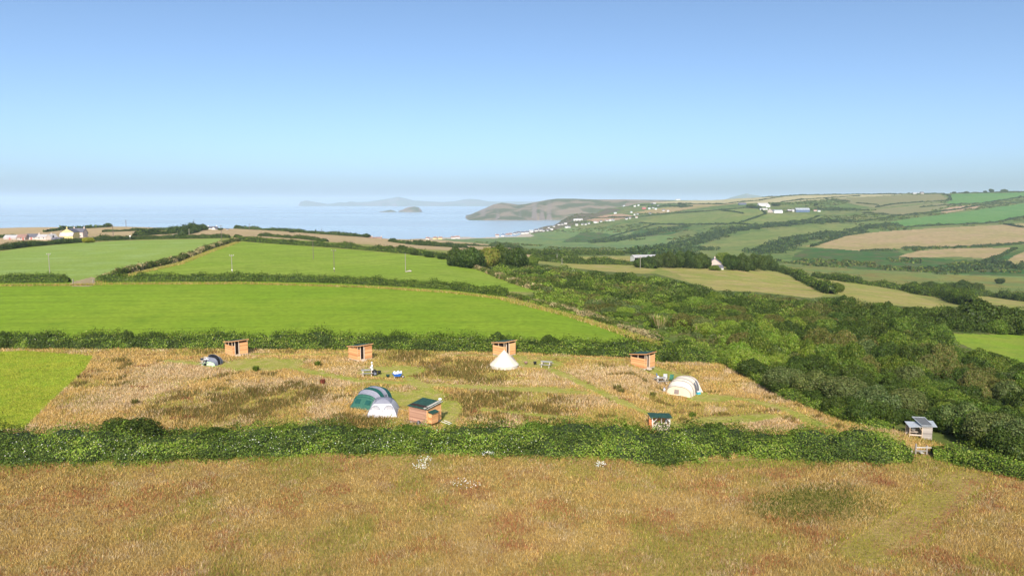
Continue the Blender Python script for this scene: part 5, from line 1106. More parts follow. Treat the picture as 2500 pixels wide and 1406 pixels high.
def green_tent():
    p = P(905, 990); o = empty('tunnel_tent', p, math.radians(62), 'large green and grey tunnel tent behind the pale dome porch', 'tent'); o.scale = (.95, .95, .84)
    tunnel(o, [(-2.0, 1.75, .12, 0), (-1.05, 1.80, 1.45, 0), (-.85, 1.85, 1.75, 0), (-.15, 1.95, 2.25, 0), (.35, 1.95, 2.35, 0), (1.15, 1.9, 2.4, 0), (1.9, 1.75, 2.1, 0), (2.9, 1.4, .3, 0)], ['tentgreen', 'tentgreen', 'tentgrey', 'tentdark', 'tentgrey', 'tentdark', 'tentgreen'], M['tentdark'], .03)
    for y in (-.75, .75):
        m_ = MB(); m_.add([(-1.58, y - .38, .68), (-1.58, y + .38, .68), (-1.22, y + .36, 1.16), (-1.22, y - .36, 1.16), (-1.62, y - .38, .69), (-1.62, y + .38, .69), (-1.26, y + .36, 1.18), (-1.26, y - .36, 1.18)], [(0, 1, 2, 3), (4, 7, 6, 5), (0, 4, 5, 1), (2, 6, 7, 3), (1, 5, 6, 2), (0, 3, 7, 4)]); m_.build('window_flap', M['tentdark'], o)
    m_ = MB(); m_.add([(.45, -1.86, .2), (1.05, -1.86, .2), (.95, -1.62, 1.55), (.55, -1.64, 1.55), (.45, -1.92, .2), (1.05, -1.92, .2), (.95, -1.68, 1.57), (.55, -1.70, 1.57)], [(0, 1, 2, 3), (4, 7, 6, 5), (0, 4, 5, 1), (2, 6, 7, 3), (1, 5, 6, 2), (0, 3, 7, 4)]); m_.build('door', M['tentslate'], o)
    for a, b_ in (((-1.0, 1.6, 1.0), (-1.6, 3.0, 0)), ((-1.0, -1.6, 1.0), (-1.9, -2.6, 0)), ((2.0, 1.5, 1.5), (3.2, 2.4, 0))): guy(o, a, b_)
green_tent()
def dome_porch():
    p = P(936, 1008); o = empty('dome_tent', p, math.radians(4), 'pale grey dome tent with two arched mesh windows in front of the green tent', 'tent'); o.scale = (1, 1, .88); W_, H_ = 1.62, 1.95; n = 16
    # square dome: four walls bulging up to a grey roof
    def S(u, v):                                             # u, v in -1..1 over the plan
        q = max(abs(u), abs(v)); h = H_ * (1 - q ** 2.6) ** .75; k = 1 - .10 * (h / H_)
        return (W_ * u * k, W_ * v * k, h)
    def patch(fn, name, mat, nu=12, nv=8):
        m_ = MB(); m_.grid([[fn(i / nu, j / nv) for i in range(nu + 1)] for j in range(nv + 1)]); return m_.build(name, M[mat], o, True)
    def wall(side):
        def fn(a, b_):
            q = 1 - b_ * .36; u = (2 * a - 1) * q
            t = {0: (u, -q), 1: (q, u), 2: (u, q), 3: (-q, u)}[side]; return S(*t)
        return fn
    for s_ in range(4): patch(wall(s_), 'side_panel', 'tentpale')
    patch(lambda a, b_: S((2 * a - 1) * .64, (2 * b_ - 1) * .64), 'roof_panel', 'tentgrey', 12, 12)
    for sx in (-1, 1):
        def arcpt(t, r, yo):
            x = sx * .72 + r * math.cos(t); z = .86 + r * .95 * math.sin(t); k = min(.98, max(0.0, z / H_)); yv = -(1 - k ** 1.33) ** (1 / 2.6); return (x, W_ * yv * (1 - .10 * k) - yo, z)
        m_ = MB(); rows = [[arcpt(math.pi * i / 12, r_, .035) for i in range(13)] for r_ in (.06, .28, .46)]; m_.grid(rows); wdw = m_.build('window', M['mesh'], o)
        m_ = MB(); m_.path([arcpt(math.pi * i / 12, .48, .05) for i in range(13)], .03, 5); m_.build('window_hood', M['tentslate'], wdw)
    for q in ((-1, -1), (1, -1), (1, 1), (-1, 1)):
        m_ = MB(); m_.path([tuple(np.array(S(q[0] * t, q[1] * t)) * np.array([1.01, 1.01, 1.01])) for t in np.linspace(1, .05, 12)], .025, 5); m_.build('pole_sleeve', M['tentslate'], o)
    m_ = MB(); m_.add([(-.12, -1.66, .0), (.12, -1.66, .0), (.04, -1.52, 1.05), (-.04, -1.52, 1.05), (0, -1.78, .0)], [(0, 4, 3), (4, 1, 2), (4, 2, 3), (0, 3, 2, 1)]); m_.build('door_seam', M['white'], o)
    guy(o, (1.4, -.9, 1.0), (3.6, -.3, 0)); guy(o, (-1.4, -1.2, .9), (-2.3, -2.2, 0))
dome_porch()
def cream_tent():
    p = P(1664, 962); o = empty('tunnel_tent', p, math.radians(58), 'cream tunnel tent with brown piping near the right side of the campsite', 'tent')
    tunnel(o, [(-1.45, 1.55, .15, 0), (-1.2, 1.62, 1.25, 0), (-.45, 1.72, 1.85, 0), (.15, 1.75, 2.0, 0), (1.35, 1.75, 2.1, 0), (2.3, 1.65, 1.95, 0), (2.9, 1.45, .25, 0)], ['cream', 'canvas', 'canvas', 'canvas', 'canvas', 'cream'], M['pipe'], .035)
    m_ = MB(); m_.add([(-1.44, -.1, .35), (-1.44, .5, .35), (-1.28, .5, .85), (-1.28, -.1, .85), (-1.48, -.1, .36), (-1.48, .5, .36), (-1.32, .5, .87), (-1.32, -.1, .87)], [(0, 1, 2, 3), (4, 7, 6, 5), (0, 4, 5, 1), (2, 6, 7, 3), (1, 5, 6, 2), (0, 3, 7, 4)]); m_.build('window', M['pipe'], o)
    def side(x0, x1, a0, a1, hw, h, off=.05):
        rows = []
        for k in range(7):
            t = a0 + (a1 - a0) * k / 6; u = math.cos(t); v = math.sin(t) ** .72; ins = .10 * k / 6
            rows.append([(x0 + ins + (x1 - x0 - 2 * ins) * q / 3, -(hw * u ** .8 + off), h * v + off * .5) for q in range(4)])
        m_ = MB(); m_.grid(rows); m_.build('side_window', M['tentslate'], o)
    side(.30, .85, .10, .75, 1.76, 2.05); side(1.0, 1.6, .06, .80, 1.76, 2.1); side(1.75, 2.2, .04, .7, 1.70, 2.0)
    m_ = MB(); m_.add([(1.5, -1.75, .05), (2.1, -2.15, .05), (1.75, -1.45, 1.6), (1.55, -1.75, .03), (2.15, -2.17, .03), (1.78, -1.48, 1.58)], [(0, 1, 2), (3, 5, 4), (0, 2, 5, 3), (1, 4, 5, 2), (0, 3, 4, 1)]); m_.build('door_flap', M['canvas'], o)
    for a, b_ in (((-1.0, 1.5, .9), (-1.8, 2.6, 0)), ((2.3, -1.5, 1.2), (3.4, -2.4, 0)), ((-1.2, -1.4, .9), (-2.2, -2.2, 0))): guy(o, a, b_)
cream_tent()
def popup_tent():
    p = P(520, 889); o = empty('pop_up_tent', p, math.radians(72), 'small pop up dome tent in slate grey and lime at the left of the campsite', 'tent')
    tunnel(o, [(-1.15, .95, .06, 0), (-.85, 1.05, .55, 0), (-.35, 1.15, 1.05, 0), (.15, 1.2, 1.38, 0), (.75, 1.05, 1.0, 0), (1.2, .8, .1, 0)], ['tentlime', 'tentslate', 'black', 'tentslate', 'tentslate'], M['tentslate'], .025)
    m_ = MB(); m_.add([(-1.2, .1, .05), (-1.1, .7, .05), (-.72, .4, .78), (-1.25, .1, .04), (-1.15, .7, .04), (-.77, .4, .80)], [(0, 1, 2), (3, 5, 4), (0, 2, 5, 3), (1, 4, 5, 2), (0, 3, 4, 1)]); m_.build('door', M['black'], o)
    guy(o, (-.5, .9, .5), (-1.2, 1.8, 0)); guy(o, (.8, -.9, .5), (1.6, -1.7, 0))
popup_tent()

# ------------------------------------------------------------------ furniture and small things
def picnic_table(px, py, rz, label):
    p = P(px, py); o = empty('picnic_table', p, rz, label, 'table', 'picnic tables on the campsite')
    for k in range(5):
        m_ = MB(); m_.box((0, -.30 + .15 * k, .74), (1.6, .135, .04)); m_.build('table_board', M['table_wood'], o)
    for s_ in (-1, 1):
        for k in (0, 1):
            m_ = MB(); m_.box((0, s_ * (.66 + .14 * k), .44), (1.6, .125, .04)); m_.build('bench_board', M['table_wood'], o)
        for x in (-.55, .55):
            m_ = MB(); m_.bar((x, s_ * .68, .0), (x, s_ * .22, .72), .09, .045); m_.build('leg', M['pale_wood'], o)
    for x in (-.55, .55):
        m_ = MB(); m_.bar((x, -.78, .40), (x, .78, .40), .045, .09); m_.bar((x, -.34, .70), (x, .34, .70), .045, .07); m_.build('bearer', M['pale_wood'], o)
    return p
picnic_table(505, 890, .25, 'picnic table piled with gear beside the pop up tent')
pt = picnic_table(897, 916, .15, 'picnic table where the person in white stands')
picnic_table(1334, 895, -.35, 'empty picnic table right of the bell tent')
picnic_table(1612, 935, .3, 'picnic table left of the blue camping chair')

def camp_chair(px, py, rz, cloth, label):
    p = P(px, py); o = empty('camping_chair', p, rz, label, 'chair', 'camping chairs by the cream tent')
    for s_ in (-1, 1):
        for a, b_ in (((s_ * .28, -.26, 0), (s_ * .28, .24, .44)), ((s_ * .28, .26, 0), (s_ * .28, -.24, .44))):
            m_ = MB(); m_.tube(a, b_, .014, .014, 6); m_.build('leg', M['tentslate'], o)
        m_ = MB(); m_.bar((s_ * .31, -.26, .62), (s_ * .31, .26, .62), .05, .03); m_.build('arm_rest', M['black'], o)
        m_ = MB(); m_.tube((s_ * .27, .22, .40), (s_ * .26, .42, 1.0), .014, .014, 6); m_.build('back_post', M['tentslate'], o)
    m_ = MB(); m_.grid([[(-.27 + .54 * i / 4, -.24 + .48 * j / 4, .43 - .04 * math.sin(math.pi * i / 4) * math.sin(math.pi * j / 4)) for i in range(5)] for j in range(5)]); m_.build('seat', M[cloth], o, True)
    m_ = MB(); m_.grid([[(-.26 + .52 * i / 4, .24 + .18 * j / 4 + .03 * math.sin(math.pi * i / 4), .44 + .58 * j / 4) for i in range(5)] for j in range(5)]); m_.build('backrest', M[cloth], o, True)
camp_chair(1610, 930, 1.2, 'bluecloth', 'blue camping chair, leftmost of the three by the cream tent')
camp_chair(1624, 932, -.2, 'greycloth', 'grey camping chair in the middle of the three by the cream tent')
camp_chair(1638, 933, -.5, 'greencloth', 'green and grey camping chair nearest the cream tent')

def fire_basket(px, py, label, r=.24, mat='black', h=.36):
    p = P(px, py); o = empty('fire_bowl', p, 0, label, 'fire bowl')
    m_ = MB(); m_.lathe([(r * .45, h * .35), (r * .85, h * .5), (r, h), (r * .94, h), (r * .78, h * .56), (r * .3, h * .42)], 14); m_.build('bowl', M[mat], o, True)
    for k in range(3):
        a = 2.1 * k; m_ = MB(); m_.tube((r * .75 * math.cos(a), r * .75 * math.sin(a), 0), (r * .6 * math.cos(a), r * .6 * math.sin(a), h * .5), .015, .015, 5); m_.build('leg', M[mat], o)
fire_basket(1284, 889, 'rusty fire bowl nearest the bell tent', .26, 'brownroof')
fire_basket(1306, 891, 'dark kettle fire bowl between the bell tent and the picnic table', .24, 'black', .5)
fire_basket(926, 914, 'small black fire bowl right of the person in white', .26, 'black', .5)
def tyre(px, py):
    p = P(px, py); o = empty('bag', p, .3, 'black rucksack leaning by the person in white', 'bag')
    m_ = MB(); m_.lathe([(.26, .0), (.33, .12), (.34, .42), (.28, .62), (.14, .74), (.03, .76)], 12); m_.build('body', M['black'], o, True)
    m_ = MB(); m_.box((0, -.33, .3), (.34, .14, .3)); m_.build('pocket', M['tentslate'], o); m_ = MB(); m_.path([(-.1, 0, .74), (-.06, 0, .84), (.06, 0, .84), (.1, 0, .74)], .02, 5); m_.build('handle', M['black'], o)
tyre(915, 916)
p = P(947, 922); bk_ = empty('bucket', p, 0, 'dark green bucket left of the blue wheelbarrow', 'bucket'); m_ = MB(); m_.lathe([(.17, 0), (.23, .38), (.25, .40), (.21, .36), (.14, .05)], 14); m_.build('body', M['tentdark'], bk_, True); m_ = MB(); m_.path([(.24 * math.cos(t), 0, .38 + .2 * math.sin(t)) for t in np.linspace(0, math.pi, 9)], .012, 4); m_.build('handle', M['pole'], bk_)
def barrow():
    p = P(970, 923); o = empty('wheelbarrow', p, math.radians(20), 'blue wheelbarrow loaded with white bedding beside the picnic table', 'wheelbarrow')
    b0 = [(-.42, -.26, .32), (.30, -.26, .26), (.30, .26, .26), (-.42, .26, .32)]; b1 = [(-.62, -.40, .66), (.62, -.40, .70), (.62, .40, .70), (-.62, .40, .66)]
    m_ = MB(); m_.add(b0 + b1, [(0, 3, 2, 1)] + [(i, (i + 1) % 4, 4 + (i + 1) % 4, 4 + i) for i in range(4)]); m_.build('tray', M['blue'], o)
    m_ = MB(); m_.tube((.72, -.05, .19), (.72, .05, .19), .19, .19, 16); wh = m_.build('wheel', M['black'], o); m_ = MB(); m_.tube((.72, -.06, .19), (.72, .06, .19), .09, .09, 12); m_.build('hub', M['white'], wh)
    for s_ in (-1, 1):
        m_ = MB(); m_.tube((.74, s_ * .08, .2), (-1.1, s_ * .3, .58), .02, .02, 6); m_.build('handle', M['pole'], o); m_ = MB(); m_.tube((-.35, s_ * .24, .34), (-.45, s_ * .26, 0), .02, .02, 6); m_.build('leg', M['white'], o)
    return p, o
bp_, bo_ = barrow()
c = empty('bedding', (bp_[0], bp_[1], bp_[2] + .58), math.radians(20), 'white rolled bedding heaped in the blue wheelbarrow', 'bedding')
rows = [[((-.5 + 1.05 * i / 10) , .34 * math.cos(a) * (1 - .3 * abs(i - 5) / 5), .06 + .05 * i / 10 + (.26 + .10 * math.sin(i * 1.3)) * max(0, math.sin(a))) for a in np.linspace(0, math.pi, 9)] for i in range(11)]
m_ = MB(); m_.grid(rows); m_.build('roll', M['white'], c, True)
for k, z in ((1, 0), (2, 0)):
    m_ = MB(); m_.path([(-.5 + .35 * k, .36 * math.cos(a), .1 + .34 * math.sin(a)) for a in np.linspace(0, math.pi, 9)], .015, 4); m_.build('strap', M['greycloth'], c)
# gear on the left picnic table
g0 = P(505, 890)
gb = empty('blanket', (g0[0] + .05, g0[1] - .05, g0[2] + .765), .25, 'white and lilac blanket heaped on the left picnic table', 'blanket')
m_ = MB(); m_.grid([[(-.5 + i / 10, -.28 + .56 * j / 8, .03 + .26 * math.sin(math.pi * i / 10) ** .6 * math.sin(math.pi * j / 8) ** .6 * (.7 + .3 * math.sin(i * 2.1 + j))) for i in range(11)] for j in range(9)]); m_.build('cloth', M['tentpale'], gb, True)
m_ = MB(); m_.path([(-.4 + .8 * t, -.2 + .3 * t, .32 + .05 * math.sin(6 * t)) for t in np.linspace(0, 1, 9)], .03, 5); m_.build('hem', M['white'], gb)
gb = empty('crate', (g0[0] - .55, g0[1] - .25, g0[2] + .765), .3, 'dark cooking crate at the left end of the left picnic table', 'crate')
m_ = MB(); m_.box((0, 0, .02), (.42, .32, .03)); m_.box((0, -.15, .12), (.42, .02, .2)); m_.box((0, .15, .12), (.42, .02, .2)); m_.box((-.2, 0, .12), (.02, .28, .2)); m_.box((.2, 0, .12), (.02, .28, .2)); m_.build('box', M['black'], gb); m_ = MB(); m_.lathe([(.09, .03), (.1, .26), (.02, .28)], 10); m_.build('pot', M['tentgrey'], gb, True)
g1 = P(1612, 935); pb = empty('cooking_pot', (g1[0] - .3, g1[1], g1[2] + .765), 0, 'small pale pot on the picnic table by the blue chair', 'pot'); m_ = MB(); m_.lathe([(.12, 0), (.14, .03), (.14, .2), (.12, .2)], 12); m_.build('body', M['white'], pb, True); m_ = MB(); m_.bar((.13, 0, .16), (.34, 0, .18), .03); m_.build('handle', M['black'], pb)
g2 = P(1622, 955); wb = empty('water_carrier', (g2[0], g2[1], g2[2]), .4, 'pale water carrier beside the left end of the cream tent', 'container'); m_ = MB(); m_.lathe([(.15, 0), (.18, .04), (.18, .32), (.07, .42), (.06, .46)], 12); m_.build('body', M['tentpale'], wb, True); m_ = MB(); m_.tube((0, 0, .46), (0, 0, .5), .07, .06, 8); m_.build('cap', M['blue'], wb)
g2 = P(1705, 962); wb = empty('cool_box', g2, .4, 'turquoise cool box at the right end of the cream tent', 'cool box'); m_ = MB(); m_.box((0, 0, .17), (.5, .32, .34)); m_.build('body', mat_plain('turquoise', (.06, .36, .46), .4), wb); m_ = MB(); m_.box((0, 0, .37), (.53, .35, .06)); m_.build('lid', M['white'], wb)

# ------------------------------------------------------------------ the person in white at the picnic table
def person(loc, rz):
    o = empty('person', loc, rz, 'person in a long white top and white hat standing at the picnic table', 'person')
    J = {'pelvis': (0, 0, .93, .13, .11), 'waist': (0, .01, 1.08, .125, .10), 'chest': (0, .0, 1.30, .15, .11), 'neck': (0, -.01, 1.47, .055, .055), 'chin': (0, -.03, 1.55, .07, .08), 'head': (0, -.03, 1.64, .078, .095), 'crown': (0, -.02, 1.72, .06, .075)}
    E = [('pelvis', 'waist'), ('waist', 'chest'), ('chest', 'neck'), ('neck', 'chin'), ('chin', 'head'), ('head', 'crown')]
    for s_, n_ in ((-1, 'l'), (1, 'r')):
        J.update({n_ + 'hip': (s_ * .10, 0, .86, .09, .09), n_ + 'knee': (s_ * .11, -.02, .47, .058, .058), n_ + 'ank': (s_ * .12, .01, .09, .04, .04), n_ + 'toe': (s_ * .13, -.15, .035, .04, .03)})
        E += [('pelvis', n_ + 'hip'), (n_ + 'hip', n_ + 'knee'), (n_ + 'knee', n_ + 'ank'), (n_ + 'ank', n_ + 'toe')]
        J.update({n_ + 'sho': (s_ * .19, 0, 1.39, .055, .055), n_ + 'elb': (s_ * .27, -.06, 1.12, .042, .042), n_ + 'wri': (s_ * .20, -.28, .98, .028, .028), n_ + 'palm': (s_ * .185, -.36, .95, .032, .018)})
        E += [('chest', n_ + 'sho'), (n_ + 'sho', n_ + 'elb'), (n_ + 'elb', n_ + 'wri'), (n_ + 'wri', n_ + 'palm')]
        for k, (dx, L) in enumerate(((-.03, .07), (-.01, .085), (.01, .08), (.03, .06))):
            J[n_ + 'f%d' % k] = (s_ * .185 + dx, -.36 - L * .6, .94, .009, .009); J[n_ + 'g%d' % k] = (s_ * .185 + dx, -.36 - L, .915, .008, .008); E += [(n_ + 'palm', n_ + 'f%d' % k), (n_ + 'f%d' % k, n_ + 'g%d' % k)]
        J[n_ + 't'] = (s_ * .185 - s_ * .05, -.345, .935, .01, .01); E += [(n_ + 'palm', n_ + 't')]
    ks = list(J); me = bpy.data.meshes.new('body'); me.from_pydata([J[k][:3] for k in ks], [(ks.index(a), ks.index(b)) for a, b in E], [])
    b = link('body', me, o, M['skin'])
    sk = b.modifiers.new('skin', 'SKIN'); sd = me.skin_vertices[0].data if me.skin_vertices else None
    if sd is None:
        bm = bmesh.new(); bm.from_mesh(me); bm.verts.layers.skin.verify(); bm.to_mesh(me); bm.free(); sd = me.skin_vertices[0].data
    for i, k in enumerate(ks): sd[i].radius = J[k][3:]; sd[i].use_root = (k == 'pelvis')
    ss = b.modifiers.new('smooth', 'SUBSURF'); ss.levels = 1; ss.render_levels = 2
    n = 18; prof_ = [(.62, .20, .17), (.80, .185, .15), (.95, .175, .14), (1.1, .165, .13), (1.28, .185, .135), (1.40, .19, .12), (1.46, .10, .085), (1.49, .07, .07)]
    m_ = MB(); m_.grid([[(w_ * math.cos(2 * math.pi * i / n) * (1 + .04 * (i % 2)), d_ * math.sin(2 * math.pi * i / n), z) for i in range(n + 1)] for z, w_, d_ in prof_]); m_.build('white_top', M['white'], o, True)
    for s_ in (-1, 1):
        m_ = MB(); m_.tube((s_ * .17, 0, 1.41), (s_ * .27, -.06, 1.11), .085, .065, 10); m_.tube((s_ * .27, -.06, 1.12), (s_ * .21, -.24, .995), .065, .05, 10); m_.build('sleeve', M['white'], o, True)
    m_ = MB(); m_.lathe([(.15, 1.66), (.15, 1.675), (.105, 1.69), (.10, 1.76), (.06, 1.80), (.01, 1.81)], 16, (0, -.03, 0)); m_.build('hat', M['white'], o, True)
    m_ = MB(); m_.lathe([(.085, 1.56), (.098, 1.62), (.10, 1.68), (.03, 1.70)], 14, (0, .0, 0)); m_.build('hair', M['hair'], o, True)
    for s_ in (-1, 1):
        m_ = MB(); m_.lathe([(.004, -.012), (.012, -.006), (.012, .006), (.004, .012)], 8, (s_ * .03, -.118, 1.645)); m_.build('eye', M['black'], o)
    m_ = MB(); m_.add([(-.014, -.118, 1.605), (.014, -.118, 1.605), (0, -.118, 1.645), (0, -.145, 1.608)], [(0, 1, 3), (0, 3, 2), (1, 2, 3), (0, 2, 1)]); m_.build('nose', M['skin'], o)
person((pt[0] + .62, pt[1] + .15, pt[2]), math.radians(-70))
# ------------------------------------------------------------------ buildings of the middle and far distance
BOXF = [(0, 3, 2, 1), (4, 5, 6, 7), (0, 1, 5, 4), (2, 3, 7, 6), (1, 2, 6, 5), (0, 4, 7, 3)]
def house(loc, rz, w, d, hw, hr, wall, roof, label, cat='house', group=None, name='house', chim=(1,), windows=0, door=False, gable=None, over=.25, storeys=1, open_side=False, rt=.22):
    """gabled building: long side w along local x, ridge along x, front is local -y"""
    o = empty(name, (loc[0], loc[1], loc[2] - .3), rz, label, cat, group); x, y = w / 2, d / 2
    m_ = MB()
    v = [(-x, -y, 0), (x, -y, 0), (x, y, 0), (-x, y, 0), (-x, -y, hw), (x, -y, hw), (x, y, hw), (-x, y, hw), (-x, 0, hw + hr), (x, 0, hw + hr)]
    f = [(2, 3, 7, 6), (0, 4, 8, 7, 3), (1, 2, 6, 9, 5), (0, 3, 2, 1)] + ([] if open_side else [(0, 1, 5, 4)])
    m_.add(v, f); m_.build('wall', M[wall], o)
    if open_side:
        i_ = MB(); i_.box((0, .2, hw / 2), (w - .3, .2, hw - .05)); i_.build('inside', M['shade_fill'], o)  # dark slab whose colour stands for shade behind the open front
        for k in range(4):
            c = MB(); c.box((-x + .2 + (w - .4) * k / 3, -y + .1, hw / 2), (.25, .2, hw)); c.build('post', M['greyroof'], o)
    if gable:
        for s_ in (-1, 1):
            g = MB(); g.add([(s_ * (x + .03), -y, 0), (s_ * (x + .03), y, 0), (s_ * (x + .03), y, hw), (s_ * (x + .03), 0, hw + hr - .05), (s_ * (x + .03), -y, hw)], [(0, 1, 2, 3, 4)]); g.build('gable', M[gable], o)
    L = math.hypot(y, hr); k = 1 + over / L; rp = []
    r = MB()
    for s_ in (-1, 1):
        e = (s_ * y * k, hw + hr - hr * k)
        r.add([(-x - over, 0, hw + hr + .02), (x + over, 0, hw + hr + .02), (x + over, e[0], e[1] + .02), (-x - over, e[0], e[1] + .02), (-x - over, 0, hw + hr + rt), (x + over, 0, hw + hr + rt), (x + over, e[0], e[1] + rt), (-x - over, e[0], e[1] + rt)], BOXF)
    rf = r.build('roof', M[roof], o)
    for s_ in chim:
        c = MB(); c.box((s_ * (x - .45), 0, hw + hr + .35), (.8, .7, 1.5)); c.tube((s_ * (x - .45), 0, hw + hr + 1.1), (s_ * (x - .45), 0, hw + hr + 1.5), .14, .11, 8); c.build('chimney', M[wall], rf)
    for st in range(storeys):
        for q in range(windows):
            xx_ = -x + w * (q + .5 + (.0 if not door else 0)) / windows; zz = 1.5 + st * 2.6
            if zz > hw - .3: continue
            wd = MB(); wd.box((xx_, -y - .02, zz), (1.0, .08, 1.2)); wo = wd.build('window', M['white'], o); pn = MB(); pn.box((xx_, -y - .05, zz), (.8, .06, 1.0)); pn.build('pane', M['glass'], wo)
    if door:
        dm = MB(); dm.box((0 if windows != 1 else x * .5, -y - .03, 1.05), (1.0, .08, 2.1)); dm.build('door', M['reddoor'], o)
    return o
def hpx(px, py, wpx, dpx, hwpx, hrpx, *a, rz=0.0, ymin=0.0, **k):
    p = P(px, py, ymin); s = p[1] / F; return house(p, rz, wpx * s, dpx * s, hwpx * s, hrpx * s, *a, **k)
# --- clifftop farm on the left
hpx(30, 585, 30, 18, 5.5, 6, 'stone', 'greyroof', 'long low grey roofed barn furthest left of the clifftop farm', 'barn', name='barn', chim=(), rz=.05, door=True)
hpx(57, 586, 20, 18, 7.5, 6.5, 'stone', 'brownroof', 'barn with rusty brown roof in the clifftop farm', 'barn', name='barn', chim=(), rz=.05, door=True, windows=1)
hpx(82, 585, 27, 18, 7.5, 7, 'pinkr', 'slate', 'pinkish barn with dark slate roof in the clifftop farm', 'barn', name='barn', chim=(), rz=.05, windows=2, door=True)
hpx(112, 585, 32, 18, 8, 5, 'pinkr', 'greyroof', 'pale row of farm cottages in the clifftop farm', rz=.05, windows=3, chim=(-1, 1))
hpx(127, 585, 18, 18, 6, 8, 'stone', 'greyroof', 'small grey gabled outhouse facing the camera in the clifftop farm', 'outhouse', name='outhouse', chim=(), rz=math.pi / 2 - .3)
hpx(142, 586, 25, 12, 3, 4.5, 'black', 'slate', 'low black roofed shed in the clifftop farm', 'shed', name='shed', chim=(-1,), rz=.03)
hpx(156, 590, 22, 8, 2.5, 2.5, 'white', 'tin', 'low pale greenhouse in front of the yellow farmhouse', 'greenhouse', name='greenhouse', chim=(), rz=-.02)
yh = hpx(172, 583, 31, 30, 17, 9, 'yellow', 'slate', 'tall yellow gabled farmhouse on the clifftop', rz=math.pi / 2 + .12, chim=(-1,), windows=0)
p = P(172, 583); s = p[1] / F
lt = MB(); lt.add([(-15 * s, -21 * s, 0), (15 * s, -21 * s, 0), (15 * s, -16 * s, 0), (-15 * s, -16 * s, 0), (-15 * s, -21 * s, 8.5 * s), (15 * s, -21 * s, 8.5 * s), (15 * s, -16 * s, 15.5 * s), (-15 * s, -16 * s, 15.5 * s)], [(0, 1, 5, 4), (1, 2, 6, 5), (3, 0, 4, 7), (0, 3, 2, 1)])
lo_ = lt.build('lean_to', M['yellow'], yh); lo_.rotation_euler = (0, 0, -math.pi / 2)
lr_ = MB(); lr_.add([(-15.5 * s, -22 * s, 8.0 * s), (15.5 * s, -22 * s, 8.0 * s), (15.5 * s, -15.6 * s, 16 * s), (-15.5 * s, -15.6 * s, 16 * s), (-15.5 * s, -22 * s, 8.6 * s), (15.5 * s, -22 * s, 8.6 * s), (15.5 * s, -15.6 * s, 16.7 * s), (-15.5 * s, -15.6 * s, 16.7 * s)], BOXF)
l2 = lr_.build('lean_to_roof', M['greyroof'], yh); l2.rotation_euler = (0, 0, -math.pi / 2)
hpx(195, 579, 26, 24, 13, 9, 'pinkr', 'slate', 'slate roofed farmhouse wing right of the yellow gable', rz=.10, chim=(-1, 1), windows=2, storeys=2)
tree_px('bush', 215, 593, 34, 12, 'bright', 'yellow green garden shrub in front of the clifftop farm', 'bush', part='stem', col=(1.7, 1.2, .5))
for x, y, w, h in [(185, 590, 44, 7), (225, 588, 30, 6), (210, 572, 14, 6)]:
    tree_px('bush', x, y, w, h, 'dark', 'dark garden bush beside the yellow farmhouse', 'bush', 'garden bushes of the clifftop farm', part='stem')
# --- white cottages on the crest
hpx(519, 560, 22, 14, 3.5, 4, 'render', 'slate', 'white cottage with dark roof on the clifftop crest', rz=.1, chim=(-1, 1))
hpx(526, 561, 12, 12, 3.5, 4.5, 'render', 'slate', 'white gabled wing of the clifftop cottage', rz=math.pi / 2 - .4, chim=())
hpx(492, 556, 8, 8, 2.5, 2.5, 'render', 'tin', 'small white outbuilding among the crest bushes', 'outbuilding', name='outbuilding', chim=())
hpx(555, 561, 5, 4, 2, 1.5, 'render', 'slate', 'tiny white hut on the crest right of the cottage', 'outbuilding', name='outbuilding', chim=())
for x, y, w, h in [(480, 560, 24, 11), (500, 562, 22, 8), (538, 562, 16, 5)]:
    tree_px('bush', x, y, w, h, 'dark', 'wind blown bush beside the white crest cottage', 'bush', 'bushes by the crest cottage', part='stem')
hpx(765, 569, 18, 10, 2, 2.5, 'stone', 'slate', 'low dark barn on the skyline left of the beach', 'barn', name='barn', chim=())
hpx(905, 581, 9, 8, 1.5, 2, 'pinkr', 'brownroof', 'brown roofed house at the end of the crest hedge', chim=(1,)); hpx(922, 582, 20, 8, 1.5, 2, 'pinkr', 'brownroof', 'longer brown roofed house beyond the crest hedge', chim=(1,))
# --- farmhouse and barn in the valley
hpx(1744, 655, 34, 32, 14, 12, 'pinkr', 'slate', 'pink gabled farmhouse with chimney among dark trees', rz=math.pi / 2 - .25, chim=(-1,))
hpx(1752, 658, 24, 14, 6, 6, 'render', 'slate', 'low slate roofed wing in front of the pink farmhouse', rz=.25, chim=(), windows=1)
hpx(1780, 648, 12, 10, 8, 6, 'render', 'slate', 'white gable half hidden right of the pink farmhouse', rz=math.pi / 2, chim=())
hpx(1730, 646, 12, 10, 8, 5, 'stone', 'greyroof', 'grey outhouse with chimney behind the pink farmhouse', 'outhouse', name='outhouse', chim=(-1,), rz=.3)
hpx(1600, 640, 118, 30, 14, 4.5, 'white', 'greyroof', 'long white gabled barn with open front and grey sheet roof', 'barn', name='barn', chim=(), rz=.16, open_side=True, rt=.3)
hpx(1395, 622, 14, 7, 2, 2, 'pinkr', 'greyroof', 'small pale roofed building on the valley floor', 'outbuilding', name='outbuilding', chim=())
